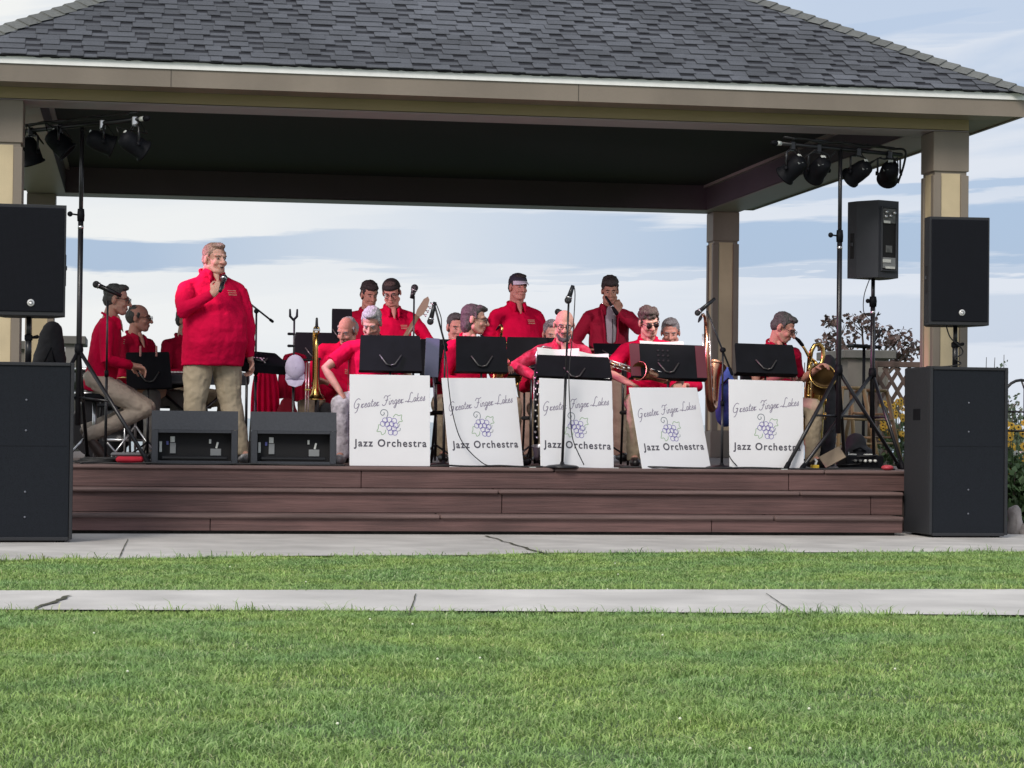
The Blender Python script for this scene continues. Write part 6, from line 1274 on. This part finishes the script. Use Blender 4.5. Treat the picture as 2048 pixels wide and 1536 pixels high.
def tree(name, label, X, Y, z0, base_h, blobs, leaf, n, sz, seed, trunk_r=.05, lm=M_bark):
    t = thing(name, label, 'tree' if trunk_r > .02 else 'plant', (X, Y, z0)); b = MB(); hub = V((0, 0, base_h)); b.tube([(0, 0, 0), (.02, 0, base_h * .6), hub], [trunk_r, trunk_r * .85, trunk_r * .7], 10); r_ = random.Random(seed)
    for c, r in blobs:
        c = V(c); m1 = hub.lerp(c, .5) + V((r_.uniform(-.05, .05), r_.uniform(-.05, .05), .04)); b.tube([hub, m1, c], [trunk_r * .5, trunk_r * .35, trunk_r * .15], 7)
        for k in range(6): e_ = c + V((r_.uniform(-1, 1) * r[0], r_.uniform(-1, 1) * r[1], r_.uniform(-.6, 1) * r[2])) * .85; b.tube([c.lerp(m1, r_.random() * .5), e_], [trunk_r * .16, .003], 5)
    b.build('trunk', lm, t); b = MB()
    for k, (c, r) in enumerate(blobs): leafcloud(b, c, r, n, sz, seed + k)
    b.build('crown', leaf, t); return t
# small purple leaved tree beyond the right rear corner
Yt = 12.0; zt0 = -.02; def_ = lambda px, py, Y: A_(px, py, Y)
bl = []; cT = def_(1728, 800, Yt)
for px, py, rx, rz_ in ((1680, 668, .26, .17), (1722, 640, .26, .13), (1655, 690, .18, .13), (1705, 700, .26, .13), (1752, 660, .20, .10), (1775, 690, .20, .12), (1800, 672, .20, .12), (1822, 700, .14, .20), (1800, 712, .15, .09), (1665, 640, .13, .07)):
    p = def_(px, py, Yt + random.uniform(-.3, .3)); bl.append(((p.x - cT.x, p.y - Yt, p.z - 0), (rx, .25, rz_)))
tree('purple_leaf_tree', 'small tree with sparse purplish leaves behind the turned loudspeaker', cT.x, Yt, 0, 1.25, bl, M_leafd, 75, .085, 40, .055)
# utility shelters
def shed(label, x0, x1, pyt, Y, dpt, m=None):
    a, c = A_(x0, pyt, Y), A_(x1, pyt, Y); w = c.x - a.x; z = a.z; t = thing('utility_shed', label, 'shed', ((a.x + c.x) / 2, Y + dpt / 2, 0)); MB().box((0, 0, z / 2 - .05), (w - .16, dpt - .12, z - .08)).build('wall', m or mat('shed_wall', (.17, .155, .135), .8, var=.12, vscale=4), t)
    MB().box((0, 0, z - .05), (w, dpt, .11), bev=.01).build('roof', mat('shed_roof', (.12, .115, .105), .7, var=.1), t); MB().box((w * .18, -dpt / 2 + .052, z / 2 - .1), (w * .28, .02, z - .35), bev=.003).build('door', mat('shed_door', (.14, .13, .115), .7), t); return t
shed('flat roofed grey brown shed behind the wooden stools', 1688, 1793, 700, 10.2, 1.2); shed('flat roofed taupe shed at the far left behind the post', 25, 78, 682, 11.0, 1.2); shed('taupe hut just right of the left rear post', 118, 172, 672, 12.5, 1.2, mat('hut_wall', (.22, .21, .20), .8, var=.1))
P = A_(1728, 693, 8.9); t = thing('tilted_tray', 'black tilted tray on a thin post behind the speaker stand', 'tray', (P.x, P.y, 0)); MB().box((0, 0, P.z), (.36, .3, .035), (0, R(3), 0), bev=.01).build('tray', M_blk, t); MB().tube([(.10, 0, P.z + .02), (.22, 0, P.z + .20)], .016, 8, rnd=True).build('handle', M_blk, t); MB().tube([(0, 0, 0), (0, 0, P.z - .018)], .02, 8).build('post', M_blk, t)
# lattice fence
a = A_(1748, 725, 9.4); c = A_(1868, 712, 9.4); w = c.x - a.x; hz = a.z; t = thing('lattice_fence', 'brown diagonal lattice fence at the right rear corner', 'fence', (a.x, 9.4, 0)); M_lat = mat('lattice_wood', (.085, .055, .045), .8, var=.3, vscale=8); b = MB(); st_ = .155
for k in range(-14, 30):
    for s_ in (-1, 1):
        x0 = k * st_; pts = []
        for zz in (0.1, hz - .06):
            x = x0 + s_ * (zz - .1) * .62; pts.append([x, zz])
        (xa, za), (xb, zb2) = pts
        def clipx(xa, za, xb, zb2):
            if xa > xb: xa, za, xb, zb2 = xb, zb2, xa, za
            if xb < 0 or xa > w: return None
            if xa < 0: za = za + (zb2 - za) * (0 - xa) / (xb - xa); xa = 0
            if xb > w: zb2 = za + (zb2 - za) * (w - xa) / (xb - xa); xb = w
            return xa, za, xb, zb2
        r_ = clipx(xa, za, xb, zb2)
        if r_: 
            xa, za, xb, zb2 = r_; dx, dz = xb - xa, zb2 - za; L_ = math.hypot(dx, dz)
            if L_ > .05: b.box(((xa + xb) / 2, s_ * .005, (za + zb2) / 2), (L_, .008, .048), (0, -math.atan2(dz, dx), 0))
b.build('lattice_panel', M_lat, t); MB().box((w / 2, 0, hz - .02), (w, .05, .07), bev=.005).build('top_rail', M_lat, t)
for x in (0, w): MB().box((x, 0, hz / 2), (.08, .08, hz + .04), bev=.006).build('fence_post', M_lat, t)
# flowers: yellow daisies with dark centres
M_pet = mat('yellow_petal', (.62, .36, .02), .6, island=.15); M_petw = mat('white_petal', (.72, .72, .66), .6); M_ctr = mat('dark_flower_centre', (.05, .025, .012), .8); M_stem = mat('green_stem', (.07, .12, .035), .7)
def flowers(label, cx, cy, z0, heads, leaf_n, spread, hgt, seed, wht=0, grp='yellow flower clumps beside the stage', big=1.0):
    r_ = random.Random(seed); t = thing('flower_clump', label, 'flowers', (cx, cy, z0), 0, grp); st = MB(); pe = MB(); ce = MB(); pw = MB()
    for k in range(heads):
        a = r_.uniform(0, 6.28); q_ = math.sqrt(r_.random()) * spread; h_ = hgt * r_.uniform(.55, 1.05); P = V((q_ * math.cos(a), q_ * math.sin(a) * .6, h_)); st.tube([(P.x * .35, P.y * .35, 0), (P.x * .7, P.y * .7, h_ * .6), P], .0035, 5)
        nn = V((r_.uniform(-.5, .5), -1, r_.uniform(.1, 1.0))).normalized(); Mx = Matrix.Translation(P) @ nn.to_track_quat('Z', 'Y').to_matrix().to_4x4(); pm = pw if k < wht else pe; n = 11
        for j in range(n):
            b_ = 2 * math.pi * j / n; L_ = .040 * big * r_.uniform(.85, 1.1); wd = .010 * big; u_ = V((math.cos(b_), math.sin(b_), -.12)); s_ = V((-math.sin(b_), math.cos(b_), 0))
            pm.add([Mx @ (u_ * .007), Mx @ (u_ * L_ * .6 + s_ * wd), Mx @ (u_ * L_), Mx @ (u_ * L_ * .6 - s_ * wd)], [(0, 1, 2, 3)])
        ce.ell(P + nn * .004, (.009 * big,) * 3, None, 8, 6)
    leafcloud(st, (0, 0, hgt * .36), (spread * 1.1, spread * .7, hgt * .42), leaf_n, .075, seed + 1, -.3)
    st.build('foliage', M_leafg, t); pe.build('yellow_petals', M_pet, t); ce.build('flower_centres', M_ctr, t)
    if wht: pw.build('white_petals', M_petw, t)
    return t
def gx(px, py, Y): p = A_(px, py, Y); return p.x
flowers('yellow daisies in front of the lattice fence, left of the right subwoofer', gx(1800, 880, 6.4), 6.4, .20, 46, 420, .24, .95, 11)
flowers('yellow and white daisies right of the right subwoofer', gx(2036, 900, 1.4), 1.4, 0, 34, 900, .30, .88, 12, wht=9); flowers('yellow daisies at the photo right edge beyond the white ones', gx(2085, 900, 1.9), 1.9, 0, 34, 900, .36, .92, 13, wht=4)
def bush(label, X, Y, w, h, m, n, sz, seed, name='shrub', cat='shrub', tips=True):
    t = thing(name, label, cat, (X, Y, 0)); b = MB(); r_ = random.Random(seed)
    for k in range(9): a = r_.uniform(0, 6.28); b.tube([(0, 0, 0), (w * .3 * math.cos(a), w * .3 * math.sin(a), h * .5), (w * .35 * math.cos(a + .3), w * .3 * math.sin(a), h * r_.uniform(.7, .98))], [.012, .008, .003], 6)
    b.build('stems', M_bark, t); b = MB()
    for k in range(7):
        a = r_.uniform(0, 6.28); q_ = r_.uniform(0, .32) * w; hh = h * r_.uniform(.65, 1.0); leafcloud(b, (q_ * math.cos(a), q_ * math.sin(a), hh * .52), (w * .20, w * .20, hh * .48), n // 7, sz, seed + k, -.8)
    b.build('foliage', m, t)
p = A_(2032, 800, 2.4); bush('tall silvery green shrub behind the metal arch', p.x, 2.4, .50, A_(2030, 778, 2.4).z, M_conif, 1500, .05, 21)
p = A_(1984, 720, 3.4); bush('pale feathery shrub top just above the right subwoofer', p.x, 3.4, .42, A_(1984, 702, 3.4).z, M_conif, 1400, .05, 22)
bush('low dark green shrub at the right end of the steps', gx(2052, 980, .6), .6, .62, .62, M_leafg, 1700, .07, 23); bush('dark green shrub outside the right edge', gx(2120, 980, .9), .9, .8, .8, M_leafg, 1500, .07, 24)
b = MB(); a = A_(2034, 760, 1.1); t = thing('metal_arch', 'dark metal garden arch behind the flowers at the right edge', 'garden arch', (a.x + .04, 1.1, 0)); zt_ = a.z
MB().tube([(-.16, 0, 0), (-.16, 0, zt_ - .16)] + [(-.16 * math.cos(k * math.pi / 10), 0, zt_ - .16 + .16 * math.sin(k * math.pi / 10)) for k in range(1, 10)] + [(.16, 0, zt_ - .16), (.16, 0, 0)], .013, 8).build('hoop', M_blkm, t)
MB().tube([(.0, .0, zt_), (.03, 0, zt_ - .08), (.03, 0, zt_ - .35)], .009, 8).build('inner_bar', M_blkm, t)
for z in (.45, .28): MB().tube([(-.16, 0, zt_ - z), (.5, 0, zt_ - z)], .009, 8).build('cross_bar', M_blkm, t)
def rock(label, px, py, Y, r, seed):
    p = A_(px, py, Y); b = MB(); b.ell((0, 0, 0), r, RZ(seed)); o = b.build('rock', mat('pale_rock', (.30, .27, .26), .9, var=.25, vscale=9, bump=.6, bscale=30)); bake(o, [('REMESH', dict(mode='VOXEL', voxel_size=.018)), ('DISPLACE', dict(texture=ctex('VORONOI', .16), strength=.09, mid_level=.5, texture_coords='LOCAL'))])
    o.location = (p.x, Y, max(p.z, r[2] * .6)); o.data.polygons.foreach_set('use_smooth', [False] * len(o.data.polygons)); return tag(o, label, 'rock', 'pale rocks edging the flower bed')
rock('pale tall rock beside the right subwoofer', 2029, 1045, -.15, (.07, .09, .13), 1); rock('low pale rock at the right photo edge', 2056, 1060, -.2, (.09, .1, .07), 2)
sheet('flower_bed', [(4.06, .0), (6.6, .0), (6.6, 6), (4.06, 6)], .020, M_soil)
